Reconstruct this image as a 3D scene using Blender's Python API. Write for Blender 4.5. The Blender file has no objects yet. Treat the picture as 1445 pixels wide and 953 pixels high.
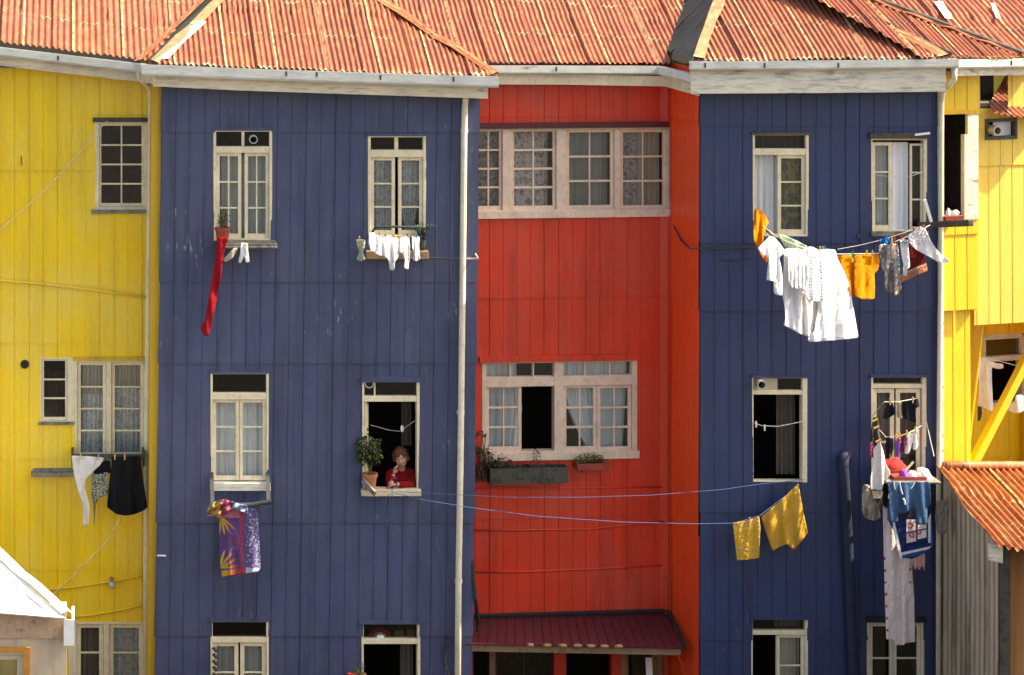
import bpy, bmesh, math, random
from mathutils import Vector, Matrix, noise
from mathutils.geometry import delaunay_2d_cdt
random.seed(7)
S = bpy.context.scene
COL = S.collection
# ------------------------------------------------------------------ camera, sky, sun, exposure
D, XC, ZC = 38.0, 1.0, 11.6            # distance of the camera from the street front, its foot point and height
cam_d = bpy.data.cameras.new('camera'); cam = bpy.data.objects.new('camera', cam_d); COL.objects.link(cam)
cam.location = (XC, -D, ZC); cam.rotation_euler = (math.radians(90), 0, 0)
cam_d.sensor_fit = 'HORIZONTAL'; cam_d.sensor_width = 36
cam_d.lens = 36 * D / 14.45
cam_d.shift_x = (7.225 - XC) / 14.45; cam_d.shift_y = (4.765 - ZC) / 14.45
cam_d.clip_end = 2000; cam_d.clip_start = 0.5
S.camera = cam
SUN_EL, SUN_AZ = 48.0, -1.2            # azimuth counted from +X (right along the street) towards +Y (behind the houses)
w = bpy.data.worlds.new('World'); S.world = w; w.use_nodes = True
wn = w.node_tree.nodes; bg = wn['Background']
sky = wn.new('ShaderNodeTexSky'); sky.sky_type = 'NISHITA'; sky.sun_disc = False
sky.sun_elevation = math.radians(SUN_EL); sky.sun_rotation = math.radians(90 - SUN_AZ)
sky.dust_density = 4.0; sky.ozone_density = 0.4; sky.air_density = 1.0
w.node_tree.links.new(sky.outputs[0], bg.inputs[0]); bg.inputs[1].default_value = 0.15
sd = bpy.data.lights.new('sun', 'SUN'); sd.energy = 5.0; sd.angle = math.radians(0.5); sd.color = (1, .93, .8)
so = bpy.data.objects.new('sun', sd); COL.objects.link(so)
sv = Vector((math.cos(math.radians(SUN_AZ)) * math.cos(math.radians(SUN_EL)), math.sin(math.radians(SUN_AZ)) * math.cos(math.radians(SUN_EL)), math.sin(math.radians(SUN_EL))))
so.rotation_euler = sv.to_track_quat('Z', 'Y').to_euler(); so.location = (20, 0, 30)
vs = S.view_settings; vs.view_transform = 'Standard'; vs.look = 'None'; vs.gamma = 1; vs.use_curve_mapping = False
vs.exposure = 1.3
vs.use_white_balance = True; vs.white_balance_temperature = 7400; vs.white_balance_tint = 4
S.cycles.max_bounces = 6; S.cycles.transparent_max_bounces = 12; S.cycles.use_denoising = True

# ------------------------------------------------------------------ from the photograph's pixels to points in the place
CAM = Vector((XC, -D, ZC))
def U(px, py, y=0.0):
    t = (D + y) / D
    return Vector((XC + (px / 100 - XC) * t, y, ZC + ((953 - py) / 100 - ZC) * t))
def ray(px, py): return U(px, py, 0) - CAM
class Plane:
    """vertical wall plane: u runs along it, d runs inwards behind it"""
    def __init__(s, x, y, ang=0.0):
        s.o = Vector((x, y, 0)); a = math.radians(ang)
        s.e = Vector((math.cos(a), math.sin(a), 0)); s.n = Vector((-math.sin(a), math.cos(a), 0))
    def uz(s, px, py, d=0.0):
        r = ray(px, py); t = ((s.o + s.n * d - CAM).dot(s.n)) / r.dot(s.n); p = CAM + r * t
        return (p - s.o).dot(s.e), p.z
    def P(s, u, d, z): return s.o + s.e * u + s.n * d + Vector((0, 0, z))
    def px(s, px, py, d=0.0): u, z = s.uz(px, py, d); return s.P(u, d, z)
class Slope:
    """roof plane z = z0 + a(x-x0) + k*(up-slope distance)"""
    def __init__(s, p, q, k, ang=None):
        e = (q - p); e2 = Vector((e.x, e.y, 0))
        if ang is None: up = Vector((-e2.y, e2.x, 0)).normalized()
        else: a = math.radians(ang); up = Vector((-math.sin(a), math.cos(a), 0))
        s.up = up; s.al = Vector((up.y, -up.x, 0))
        s.nrm = e.cross(up + Vector((0, 0, k))).normalized()
        if s.nrm.z < 0: s.nrm = -s.nrm
        s.p = p
    def px(s, px, py):
        r = ray(px, py); t = (s.p - CAM).dot(s.nrm) / r.dot(s.nrm); return CAM + r * t
    def z(s, x, y): return s.p.z - ((x - s.p.x) * s.nrm.x + (y - s.p.y) * s.nrm.y) / s.nrm.z

# ------------------------------------------------------------------ objects
ORG = {}
def empty(name, label, cat, loc, group=None):
    o = bpy.data.objects.new(name, None); COL.objects.link(o); o.location = loc; o.empty_display_size = .2
    ORG[o] = Vector(loc); tag(o, label, cat, group); return o
def tag(o, label=None, cat=None, group=None, kind=None):
    for k, v in (('label', label), ('category', cat), ('group', group), ('kind', kind)):
        if v: o[k] = v
    return o
class MB:
    def __init__(s): s.v = []; s.f = []; s.uv = {}; s.col = None
    def pt(s, p): s.v.append(Vector(p)); return len(s.v) - 1
    def face(s, *pts): s.f.append([s.pt(p) for p in pts])
    def hexa(s, c):                      # 8 corners: 4 front (ccw), 4 back
        b = len(s.v); s.v += [Vector(p) for p in c]
        for q in ((0,1,2,3),(5,4,7,6),(4,0,3,7),(1,5,6,2),(3,2,6,7),(4,5,1,0)): s.f.append([b+i for i in q])
    def box(s, x0, x1, y0, y1, z0, z1):
        s.hexa([(x0,y0,z0),(x1,y0,z0),(x1,y0,z1),(x0,y0,z1),(x0,y1,z0),(x1,y1,z0),(x1,y1,z1),(x0,y1,z1)])
    def lb(s, pl, u0, u1, z0, z1, d0, d1):
        s.hexa([pl.P(u0,d0,z0),pl.P(u1,d0,z0),pl.P(u1,d0,z1),pl.P(u0,d0,z1),pl.P(u0,d1,z0),pl.P(u1,d1,z0),pl.P(u1,d1,z1),pl.P(u0,d1,z1)])
    def pb(s, pl, x0, y0, x1, y1, d0, d1, at=0.0):   # pixel rectangle read on the plane at depth at
        u0, z1 = pl.uz(x0, y0, at); u1, z0 = pl.uz(x1, y1, at); s.lb(pl, u0, u1, z0, z1, d0, d1)
    def tube(s, pts, r, n=8, cap=True):
        pts = [Vector(p) for p in pts]; rs = r if isinstance(r, (list, tuple)) else [r] * len(pts); rings = []
        prev = None
        for i, p in enumerate(pts):
            t = (pts[min(i+1, len(pts)-1)] - pts[max(i-1, 0)]).normalized()
            if prev is None: a = t.orthogonal().normalized()
            else: a = (prev - t * prev.dot(t)).normalized()
            prev = a; b = t.cross(a)
            rings.append([s.pt(p + (a * math.cos(2*math.pi*k/n) + b * math.sin(2*math.pi*k/n)) * rs[i]) for k in range(n)])
        for A, B in zip(rings, rings[1:]):
            for k in range(n): s.f.append([A[k], A[(k+1) % n], B[(k+1) % n], B[k]])
        if cap: s.f.append(rings[0][::-1]); s.f.append(rings[-1])
    def beam(s, p, q, w, h, up=Vector((0, 0, 1))):
        p = Vector(p); q = Vector(q); t = (q - p).normalized(); a = t.cross(up).normalized() * w / 2; b = t.cross(a).normalized() * h / 2
        s.hexa([p-a-b, p+a-b, p+a+b, p-a+b, q-a-b, q+a-b, q+a+b, q-a+b])
    def ell(s, c, rx, ry, rz, nu=14, nv=9, rot=None):
        c = Vector(c); R = rot or Matrix.Identity(3); g = []
        for j in range(1, nv):
            th = math.pi * j / nv
            g.append([s.pt(c + R @ Vector((rx*math.sin(th)*math.cos(2*math.pi*i/nu), ry*math.sin(th)*math.sin(2*math.pi*i/nu), rz*math.cos(th)))) for i in range(nu)])
        t = s.pt(c + R @ Vector((0, 0, rz))); b = s.pt(c - R @ Vector((0, 0, rz)))
        for A, B in zip(g, g[1:]):
            for i in range(nu): s.f.append([A[i], B[i], B[(i+1) % nu], A[(i+1) % nu]])
        for i in range(nu): s.f.append([t, g[0][i], g[0][(i+1) % nu]]); s.f.append([b, g[-1][(i+1) % nu], g[-1][i]])
    def lathe(s, c, prof, n=16):
        c = Vector(c); rings = [[s.pt(c + Vector((r*math.cos(2*math.pi*k/n), r*math.sin(2*math.pi*k/n), z))) for k in range(n)] for r, z in prof]
        for A, B in zip(rings, rings[1:]):
            for k in range(n): s.f.append([A[k], A[(k+1) % n], B[(k+1) % n], B[k]])
        s.f.append(rings[0][::-1]); s.f.append(rings[-1])
    def sweep(s, prof, path, inn=None):   # prof: (inward, up) closed outline; path: points of the outer top edge
        path = [Vector(p) for p in path]; rings = []
        for i, p in enumerate(path):
            t = path[min(i+1, len(path)-1)] - path[max(i-1, 0)]; t.z = 0; t.normalize(); nin = Vector((-t.y, t.x, 0))
            rings.append([s.pt(p + nin * a + Vector((0, 0, b))) for a, b in prof])
        n = len(prof)
        for A, B in zip(rings, rings[1:]):
            for k in range(n): s.f.append([A[k], A[(k+1) % n], B[(k+1) % n], B[k]])
        s.f.append(rings[0][::-1]); s.f.append(rings[-1])
    def build(s, name, mat, parent=None, smooth=False, label=None, cat=None, group=None, kind=None, recalc=True, loc=None, solid=0, bevel=0):
        me = bpy.data.meshes.new(name); o = bpy.data.objects.new(name, me); COL.objects.link(o)
        if parent is not None: org = ORG[parent]
        else:
            if loc is None and s.v:
                zs = min(p.z for p in s.v); cx = sum(p.x for p in s.v) / len(s.v); cy = sum(p.y for p in s.v) / len(s.v); loc = (cx, cy, zs)
            org = Vector(loc or (0, 0, 0)); o.location = org
        ORG[o] = org
        me.from_pydata([p - org for p in s.v], [], s.f)
        if recalc:
            bm = bmesh.new(); bm.from_mesh(me); bmesh.ops.recalc_face_normals(bm, faces=bm.faces); bm.to_mesh(me); bm.free()
        if s.uv:
            L = me.uv_layers.new(name='UVMap')
            for l in me.loops: L.data[l.index].uv = s.uv.get(l.vertex_index, (0, 0))
        if s.col:
            ca = me.color_attributes.new('Col', 'FLOAT_COLOR', 'POINT')
            for i, c in enumerate(s.col): ca.data[i].color = (c[0], c[1], c[2], 1)
        for m in (mat if isinstance(mat, (list, tuple)) else [mat]): me.materials.append(m)
        if smooth:
            for p in me.polygons: p.use_smooth = True
        if parent is not None: o.parent = parent
        if solid:
            md = o.modifiers.new('thick', 'SOLIDIFY'); md.thickness = solid; md.offset = 0
        if bevel:
            md = o.modifiers.new('edge', 'BEVEL'); md.width = bevel; md.segments = 1; md.limit_method = 'ANGLE'
        tag(o, label, cat, group, kind); return o

# ------------------------------------------------------------------ materials
class G:
    def __init__(s, name):
        s.m = bpy.data.materials.new(name); s.m.use_nodes = True; s.t = s.m.node_tree; s.N = s.t.nodes; s.L = s.t.links
        s.out = s.N['Material Output']; s.b = s.N['Principled BSDF']; s.tc = s.N.new('ShaderNodeTexCoord')
    def n(s, typ, **kw):
        x = s.N.new('ShaderNode' + typ)
        for k, v in kw.items():
            if k.startswith('_'): setattr(x, k[1:], v)
            else:
                k = k.replace('__', ' ')
                i = x.inputs[int(k[1:])] if k[0] == 'i' and k[1:].isdigit() else x.inputs[k]
                s.set(i, v)
        return x
    def set(s, i, v):
        if hasattr(v, 'outputs'): v = v.outputs[0]
        if hasattr(v, 'is_linked'): s.L.new(v, i)
        elif isinstance(v, (tuple, list)) and len(v) == 3 and i.type == 'RGBA': i.default_value = (*v, 1)
        else: i.default_value = v
    def map(s, sc=(1, 1, 1), out='Object'): return s.n('Mapping', Vector=s.tc.outputs[out], Scale=sc)
    def noise(s, scale, sc=(1, 1, 1), detail=4, rough=.6, out='Object', dist=0):
        return s.n('TexNoise', Vector=s.map(sc, out), Scale=scale, Detail=detail, Roughness=rough, Distortion=dist)
    def ramp(s, fac, a, b, c0=(0, 0, 0), c1=(1, 1, 1)):
        r = s.n('ValToRGB', Fac=fac); e = r.color_ramp.elements; e[0].position = a; e[1].position = b
        e[0].color = (*c0, 1); e[1].color = (*c1, 1); return r
    def mix(s, f, a, b, mode='MIX'): return s.n('MixRGB', _blend_type=mode, Fac=f, Color1=a, Color2=b)
    def mul(s, a, b): return s.n('Math', _operation='MULTIPLY', i0=a, i1=b)
    def bump(s, h, st, dist=.01): return s.n('Bump', Height=h, Strength=st, Distance=dist)
    def set_p(s, **kw):
        for k, v in kw.items(): s.set(s.b.inputs[k.replace('__', ' ')], v)
        return s.m
def sc(c, k): return tuple(min(1, x * k) for x in c)
def paint(name, c, rough=.5, var=.25, streak=.35, dirt=(.05, .045, .04), chips=None, chipamt=.30, fade=None):
    g = G(name)
    base = g.mix(g.ramp(g.noise(1.1, (1, 1, .5)), .3, .7), sc(c, 1 - var), sc(c, 1 + var))
    if fade: base = g.mix(g.mul(g.ramp(g.noise(.9, (1, 1, .7), 5, .65), .44, .66), .75), base, fade)
    st = g.ramp(g.noise(6, (1, 1, .06), 5, .7), .48, .72)
    base = g.mix(g.mul(st, streak), base, dirt)
    fine = g.ramp(g.noise(38, (1, 1, .35), 3), .35, .7)
    base = g.mix(.16, base, g.mix(fine, sc(c, .62), sc(c, 1.25)))
    if chips:
        cl = g.ramp(g.noise(1.3, (1, 1, .8), 2), .57, .70)
        ch = g.ramp(g.noise(20, (1, 1, .22), 5, .7), 1 - chipamt, 1 - chipamt + .03)
        base = g.mix(g.mul(g.mul(ch, cl), .65), base, chips)
    r = g.ramp(g.noise(5, (1, 1, .4)), .3, .7, (rough - .08,) * 3, (rough + .12,) * 3)
    return g.set_p(Base__Color=base, Roughness=r, Normal=g.bump(g.noise(14, (1, 1, .3), 4), .25, .01))
def wood(name, c, peel=(.28, .25, .21), amt=.5, dirt=.5, grain=(1, 1, 1)):
    g = G(name)
    n1 = g.noise(9, grain, 6, .7)
    base = g.mix(g.ramp(g.noise(3), .3, .7), sc(c, .82), sc(c, 1.06))
    base = g.mix(g.ramp(n1, 1 - amt, 1 - amt + .08), base, peel)
    base = g.mix(g.mul(g.ramp(g.noise(22, (grain[0], 1, .5 if grain[0] == 1 else 1.5), 4), .5, .8), dirt), base, (.10, .085, .07))
    return g.set_p(Base__Color=base, Roughness=.6, Normal=g.bump(n1, .35, .008))
def flat(name, c, rough=.6, var=.15, scale=12, metal=0):
    g = G(name); base = g.mix(g.ramp(g.noise(scale), .3, .7), sc(c, 1 - var), sc(c, 1 + var))
    return g.set_p(Base__Color=base, Roughness=rough, Metallic=metal)
def cloth(name, c, c2=None, transl=.3, scale=30, kind=None):
    g = G(name)
    if kind == 'vc':
        a = g.n('Attribute', _attribute_name='Col'); base = g.mix(.12, a.outputs['Color'], g.mix(g.ramp(g.noise(90), .3, .7), (.1, .1, .1), (.9, .9, .9)), 'OVERLAY')
    elif kind == 'lace':
        v = g.n('TexVoronoi', Vector=g.map((1, 1, 1)), Scale=scale, _feature='DISTANCE_TO_EDGE')
        base = g.mix(g.ramp(v.outputs['Distance'], .06, .2), c, c2)
    elif kind == 'spots':
        v = g.n('TexVoronoi', Vector=g.map((1, .3, 1)), Scale=scale, Randomness=.25)
        base = g.mix(g.ramp(v.outputs['Distance'], .20, .27), c2, c)
    else:
        base = g.mix(g.ramp(g.noise(scale * .3), .3, .7), sc(c, .9), sc(c, 1.05)) if c2 is None else g.mix(g.ramp(g.noise(scale, (1, 1, 1), 2), .47, .53), c, c2)
    g.set_p(Base__Color=base, Roughness=.9, Normal=g.bump(g.noise(16, (1, 1, 1), 3), .5, .012))
    g.b.inputs['Specular IOR Level'].default_value = .15
    if transl:
        tr = g.n('BsdfTranslucent', Color=base); mx = g.n('MixShader', i0=transl, i1=g.b, i2=tr); g.set(g.out.inputs[0], mx)
    return g.m
def sheer(name, c, opacity=.7, lace=0, scale=24):
    g = G(name); op = opacity
    if lace:
        v = g.n('TexVoronoi', Vector=g.map((1, .2, 1)), Scale=scale, _feature='SMOOTH_F1')
        wv = g.n('TexNoise', Vector=g.map((1, .2, 1)), Scale=scale * 2.2, Detail=2)
        rr = g.ramp(v.outputs['Distance'], .26, .42); r2 = g.ramp(wv, .42, .55)
        fac = g.mix(.5, rr, r2); op = g.n('MapRange', Value=fac, To__Min=opacity - lace, To__Max=min(1, opacity + .15))
    g.set_p(Base__Color=g.mix(g.ramp(g.noise(6, (1, 1, .2)), .3, .7), sc(c, .85), c), Roughness=.9)
    g.b.inputs['Specular IOR Level'].default_value = .1
    t = g.n('BsdfTransparent'); mx = g.n('MixShader', i0=op, i1=t, i2=g.b); g.set(g.out.inputs[0], mx); return g.m
def glass(name, tint=(.92, .95, .93), rough=.03, k=1.8):
    g = G(name); t = g.n('BsdfTransparent', Color=tint); gl = g.n('BsdfGlossy', Color=(.9, .95, 1), Roughness=rough)
    fr = g.n('Fresnel', IOR=1.45, Normal=g.bump(g.noise(3), .12, .02)); mx = g.n('MixShader', i0=g.mul(fr, k), i1=t, i2=gl)
    g.set(g.out.inputs[0], mx); return g.m
def rust(name, c=(.34, .076, .026), c2=(.22, .044, .019), pale=(.72, .40, .12), sheet=.72, row=1.0, amt=.35):
    g = G(name); uv = g.tc.outputs['UV']
    sp = g.n('SeparateXYZ', Vector=uv)
    su = g.n('Math', _operation='DIVIDE', i0=sp.outputs[0], i1=sheet); fl = g.n('Math', _operation='FLOOR', i0=su); fr = g.n('Math', _operation='FRACT', i0=su)
    sr = g.n('Math', _operation='DIVIDE', i0=sp.outputs[1], i1=row); fl2 = g.n('Math', _operation='FLOOR', i0=sr)
    wn_ = g.n('TexWhiteNoise', _noise_dimensions='2D', Vector=g.n('CombineXYZ', X=fl, Y=fl2))
    base = g.mix(wn_.outputs[0], c, c2)
    base = g.mix(g.ramp(g.noise(3.2, (1, .7, 1), 5, .65, 'UV'), .42, .62), base, sc(c, .55))
    base = g.mix(g.mul(g.ramp(g.noise(9, (1.6, .35, 1), 5, .7, 'UV'), .52, .72), amt), base, pale)
    ed = g.ramp(fr, .025, .045, (1, 1, 1), (0, 0, 0)); frr = g.n('Math', _operation='FRACT', i0=sr)
    base = g.mix(g.mul(g.ramp(frr, .018, .03, (.8, .8, .8), (0, 0, 0)), g.ramp(g.noise(4, (1, 1, 1), 3, .6, 'UV'), .48, .60)), base, (.80, .60, .32))
    base = g.mix(g.ramp(frr, .972, .985), base, (.05, .02, .012))
    base = g.mix(g.mul(ed, g.ramp(g.noise(9, (.5, 1, 1), 3, .6, 'UV'), .35, .55)), base, (.70, .42, .18))
    base = g.mix(g.mul(g.ramp(fr, .965, .98), .85), base, (.05, .02, .012))
    base = g.mix(g.ramp(g.noise(24, (1, .6, 1), 4, .7, 'UV'), .66, .72), base, (.82, .62, .40))
    base = g.mix(g.ramp(g.noise(17, (1, .5, 1), 5, .75, 'UV'), .55, .70), base, (.11, .038, .022))
    return g.set_p(Base__Color=base, Roughness=.62, Normal=g.bump(g.noise(30, (1, .5, 1), 4, .7, 'UV'), .3, .006))

M = {}
M['yellow'] = paint('yellow paint', (.92, .60, .014), .42, .10, .30, (.30, .19, .02), fade=(.84, .64, .13))
M['yellow_r'] = paint('sunny yellow paint', (.74, .50, .03), .42, .10, .22, (.30, .20, .03))
M['yellow_trim'] = paint('yellow trim paint', (.66, .40, .02), .5, .12, .6, (.15, .10, .03))
M['blue'] = paint('faded blue paint', (.054, .066, .146), .42, .26, .6, (.016, .019, .032), (.36, .38, .42), .40, fade=(.086, .096, .170))
M['blue_r'] = paint('navy blue paint', (.026, .041, .124), .42, .18, .45, (.009, .010, .026), (.16, .20, .30), .40, fade=(.036, .052, .118))
M['yellow_pale'] = paint('pale yellow paint', (.74, .53, .10), .45, .10, .25, (.35, .22, .05))  # paler, less saturated yellow for the far right wall
M['flue'] = paint('dark navy flue paint', (.012, .017, .048), .75, .2, .4, (.006, .006, .015))
M['red'] = paint('red paint', (.72, .040, .012), .38, .16, .5, (.20, .012, .010), fade=(.62, .085, .05))
M['red_corner_glow'] = paint('red paint with painted glow', (.97, .085, .018), .36, .10, .20, (.40, .03, .01))  # brighter orange-red: bounce glow put into the corner's colour
M['awning'] = paint('dark red paint', (.095, .013, .020), .5, .2, .5, (.03, .012, .012))
M['cream'] = wood('cream frame paint', (.82, .71, .50), (.42, .34, .24), amt=.36, dirt=.35)
M['white_trim'] = wood('white fascia paint', (.74, .69, .58), amt=.44, dirt=.75, grain=(.16, 1, 1))
M['cream_trim'] = wood('cream fascia paint', (.72, .61, .45), (.30, .23, .16), amt=.42, dirt=.6, grain=(.16, 1, 1))
M['gutter'] = wood('gutter paint', (.66, .66, .63), (.25, .2, .17), amt=.37, dirt=.45, grain=(.2, 1, 1))
M['pipe'] = wood('cream pipe paint', (.78, .70, .54), (.4, .3, .2), amt=.32, dirt=.3)
M['grey_wood'] = wood('weathered grey wood', (.24, .21, .18), (.11, .095, .08), amt=.5)
M['dark_wood'] = wood('dark wet wood', (.07, .06, .05), (.03, .025, .02), amt=.5)
M['brown_wood'] = wood('brown plank', (.34, .21, .11), (.16, .1, .06), amt=.45)
M['rust'] = rust('rusty red corrugated iron')
M['rust_r'] = rust('paler rusty corrugated iron', (.35, .085, .030), (.24, .050, .022), (.74, .44, .16), amt=.28)
M['rust_shed'] = rust('orange rusty shed iron', (.44, .12, .03), (.30, .07, .02), (.72, .42, .16), amt=.55)
M['hip_cap'] = rust('rusty ridge flashing', (.42, .13, .045), (.32, .085, .03), (.70, .42, .2), sheet=.37, amt=.6)
M['slate'] = paint('dark green boarding', (.035, .055, .05), .7, .4, .6, (.012, .012, .012), (.10, .13, .12), .4)
M['white_metal'] = flat('white painted metal', (.82, .82, .80), .4, .05)
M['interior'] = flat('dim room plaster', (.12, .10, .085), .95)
M['glass'] = glass('window glass')
M['glass_dark'] = glass('dusty dark glass', (.45, .45, .42), .12, 1.3)
M['matte'] = flat('black grime', (.02, .018, .016), .9)  # near-black: paints the darkness of holes and openings, also flashing and trim
M['iron'] = flat('dark iron', (.05, .05, .055), .5, .2, 20, .3)
M['zinc'] = flat('zinc pipe', (.55, .55, .53), .35, .15, 20, .6)
M['black'] = flat('black plastic', (.012, .012, .013), .6)
M['blue_rope'] = flat('blue rope', (.05, .12, .28), .7)
M['white_rope'] = flat('pale string', (.65, .6, .5), .8)
M['cable'] = flat('black cable', (.03, .025, .025), .6)
M['terracotta'] = flat('terracotta', (.42, .16, .07), .8, .2)
M['terra_red'] = flat('red plastic pot', (.30, .05, .035), .6, .2)
M['soil'] = flat('soil', (.04, .028, .02), .95)
M['leaf'] = flat('green leaves', (.038, .062, .016), .55, .5, 25)
M['leaf_yel'] = flat('yellow green leaves', (.10, .11, .02), .55, .4, 25)
M['leaf_dark'] = flat('dark leaves', (.03, .04, .018), .6, .5, 25)
M['twig'] = flat('dry twigs', (.10, .08, .05), .9, .3)
M['ground'] = paint('packed earth', (.07, .055, .045), .9, .25, 0)
M['beige_wall'] = paint('beige render', (.60, .49, .35), .8, .12, .35, (.20, .12, .08))
M['orange_wall'] = paint('orange brown board', (.36, .16, .05), .8, .25, .5, (.08, .04, .02))
M['orange_trim'] = flat('orange window paint', (.66, .27, .04), .5, .12)
M['cream_red_bounce'] = wood('cream frame with red bounce', (.84, .63, .48), (.42, .30, .22), amt=.36, dirt=.35)  # cream tinted pink: bounce from the red wall put into the colour
_z = G('zinc sheet'); M['zinc_sheet'] = _z.set_p(Base__Color=_z.mix(_z.ramp(_z.noise(5, (1, 1, .15), 5, .7), .45, .7), (.62, .56, .48), (.28, .20, .14)), Metallic=.75, Roughness=.42)
M['zinc_wall'] = paint('bare corrugated zinc', (.52, .45, .36), .5, .2, .5, (.16, .11, .07))
M['cur_white'] = sheer('white sheer curtain', (.84, .85, .86), .80)
M['cur_solid'] = sheer('white curtain', (.82, .82, .86), .95)
M['cur_cream'] = sheer('cream curtain', (.72, .65, .54), .85)
M['cur_grey'] = sheer('grey net curtain', (.52, .48, .45), .68)
M['cur_lace'] = sheer('flowered lace curtain', (.66, .54, .53), .72, .42, 15)
M['cur_lace2'] = sheer('fine lace curtain', (.82, .82, .84), .85, .30, 26)
M['cur_brown'] = sheer('brown curtain', (.16, .13, .11), .95)
M['quilt'] = cloth('patterned quilt', (.16, .17, .12), (.36, .28, .15), 0, 9)
# ------------------------------------------------------------------ ground
m = MB()
gy = [-150, -18, -13, -8, -5.2, -3.4, 120]; gz = [-3.2, -3.2, 3.1, 1.9, 1.0, -3.2, -3.2]       # unseen bank added in front to darken the lower house fronts
for a in range(6): m.face((-150, gy[a], gz[a]), (160, gy[a], gz[a]), (160, gy[a+1], gz[a+1]), (-150, gy[a+1], gz[a+1]))
m.build('ground', M['ground'], kind='structure', loc=(0, 0, -3.2))

# ------------------------------------------------------------------ builders for the houses
def wall(path, i0, z0, z1, opens, mat, parent, pitch=.2, seams=(), shear=0.0, zref=8.4, rib='groove', name='wall', seed=0, off=0.0):
    rnd = random.Random(seed)
    P2 = [Vector((p[0], p[1], 0)) for p in path]; cum = [0]
    for a, b in zip(P2, P2[1:]): cum.append(cum[-1] + (b - a).length)
    U0 = cum[i0]; L = cum[-1]; us = {0.0, L}
    us.update(cum)
    prof = []
    k = -U0 + .04 + off
    while k + U0 < L - .02:
        j = k + U0 + rnd.uniform(-.008, .008)
        if j > .03:
            g_ = rnd.uniform(.35, 1.15)
            if rib == 'groove': q = [(-.009, 0), (-.005, .013 * g_), (.005, .013 * g_), (.009, 0)]
            else: q = [(-.011, 0), (-.008, .006 * g_), (-.004, .006 * g_), (-.003, -.008 * g_), (.005, -.008 * g_), (.008, 0)]
            prof += [(j + a, b) for a, b in q]
        k += pitch
    us.update(a for a, b in prof)
    ops = [(U0 + a, U0 + b, c, d) for a, b, c, d in opens]
    for a, b, c, d in ops: us.update((a, b))
    us = sorted(us); us = [u for i, u in enumerate(us) if i == 0 or u - us[i-1] > 1e-5]
    zs = sorted({z0, z1, *[z for z in seams if z0 < z < z1], *[z for o in ops for z in o[2:4] if z0 < z < z1]})
    pd = sorted(prof)
    import bisect
    pu = [a for a, b in pd]
    def dep(u):
        i = bisect.bisect(pu, u + 1e-7)
        if i == 0 or i == len(pu): return 0.0
        a, b = pd[i-1], pd[i]
        return a[1] if b[0] - a[0] < 1e-9 else a[1] + (b[1]-a[1]) * (u - a[0]) / (b[0] - a[0])
    def nin_at(i):
        t = P2[min(i+1, len(P2)-1)] - P2[max(i-1, 0)]
        if 0 < i < len(P2)-1:
            t1 = (P2[i]-P2[i-1]).normalized(); t2 = (P2[i+1]-P2[i]).normalized(); t = t1 + t2
        t.normalize(); return Vector((-t.y, t.x, 0))
    def pos(u, z, lap):
        i = min(max(bisect.bisect(cum, u + 1e-7) - 1, 0), len(P2) - 2); t = (P2[i+1] - P2[i]).normalized(); nin = Vector((-t.y, t.x, 0))
        for j, c in enumerate(cum):
            if abs(c - u) < 1e-6: nin = nin_at(j)
        wob = .008 * noise.noise((u * 1.3, z * .5, seed * 3.1))
        p = P2[i] + t * (u - cum[i]) + nin * (dep(u) - lap + wob); p.z = z; p.x += shear * (z - zref); return p
    seamset = sorted(seams)
    def lap_at(z, below):       # 0 at the top of a sheet, .014 out at its foot
        lo = max([s_ for s_ in [z0] + seamset if s_ <= z + (1e-6 if not below else -1e-6)], default=z0)
        hi = min([s_ for s_ in seamset + [z1] if s_ >= z + (1e-6 if not below else -1e-6)], default=z1)
        return .016 * (1 - (z - lo) / max(hi - lo, .01))
    mb = MB(); grid = {}
    def vid(i, j, below):
        key = (i, j, below)
        if key not in grid: grid[key] = mb.pt(pos(us[i], zs[j], lap_at(zs[j], below)))
        return grid[key]
    for j in range(len(zs) - 1):
        zc_ = (zs[j] + zs[j+1]) / 2
        for i in range(len(us) - 1):
            uc = (us[i] + us[i+1]) / 2
            if any(a < uc < b and c < zc_ < d for a, b, c, d in ops): continue
            mb.f.append([vid(i, j, False), vid(i+1, j, False), vid(i+1, j+1, True), vid(i, j+1, True)])
            if zs[j] in seams: mb.f.append([vid(i, j, True), vid(i+1, j, True), vid(i+1, j, False), vid(i, j, False)])
    return mb.build(name, mat, parent, recalc=False)

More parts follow.
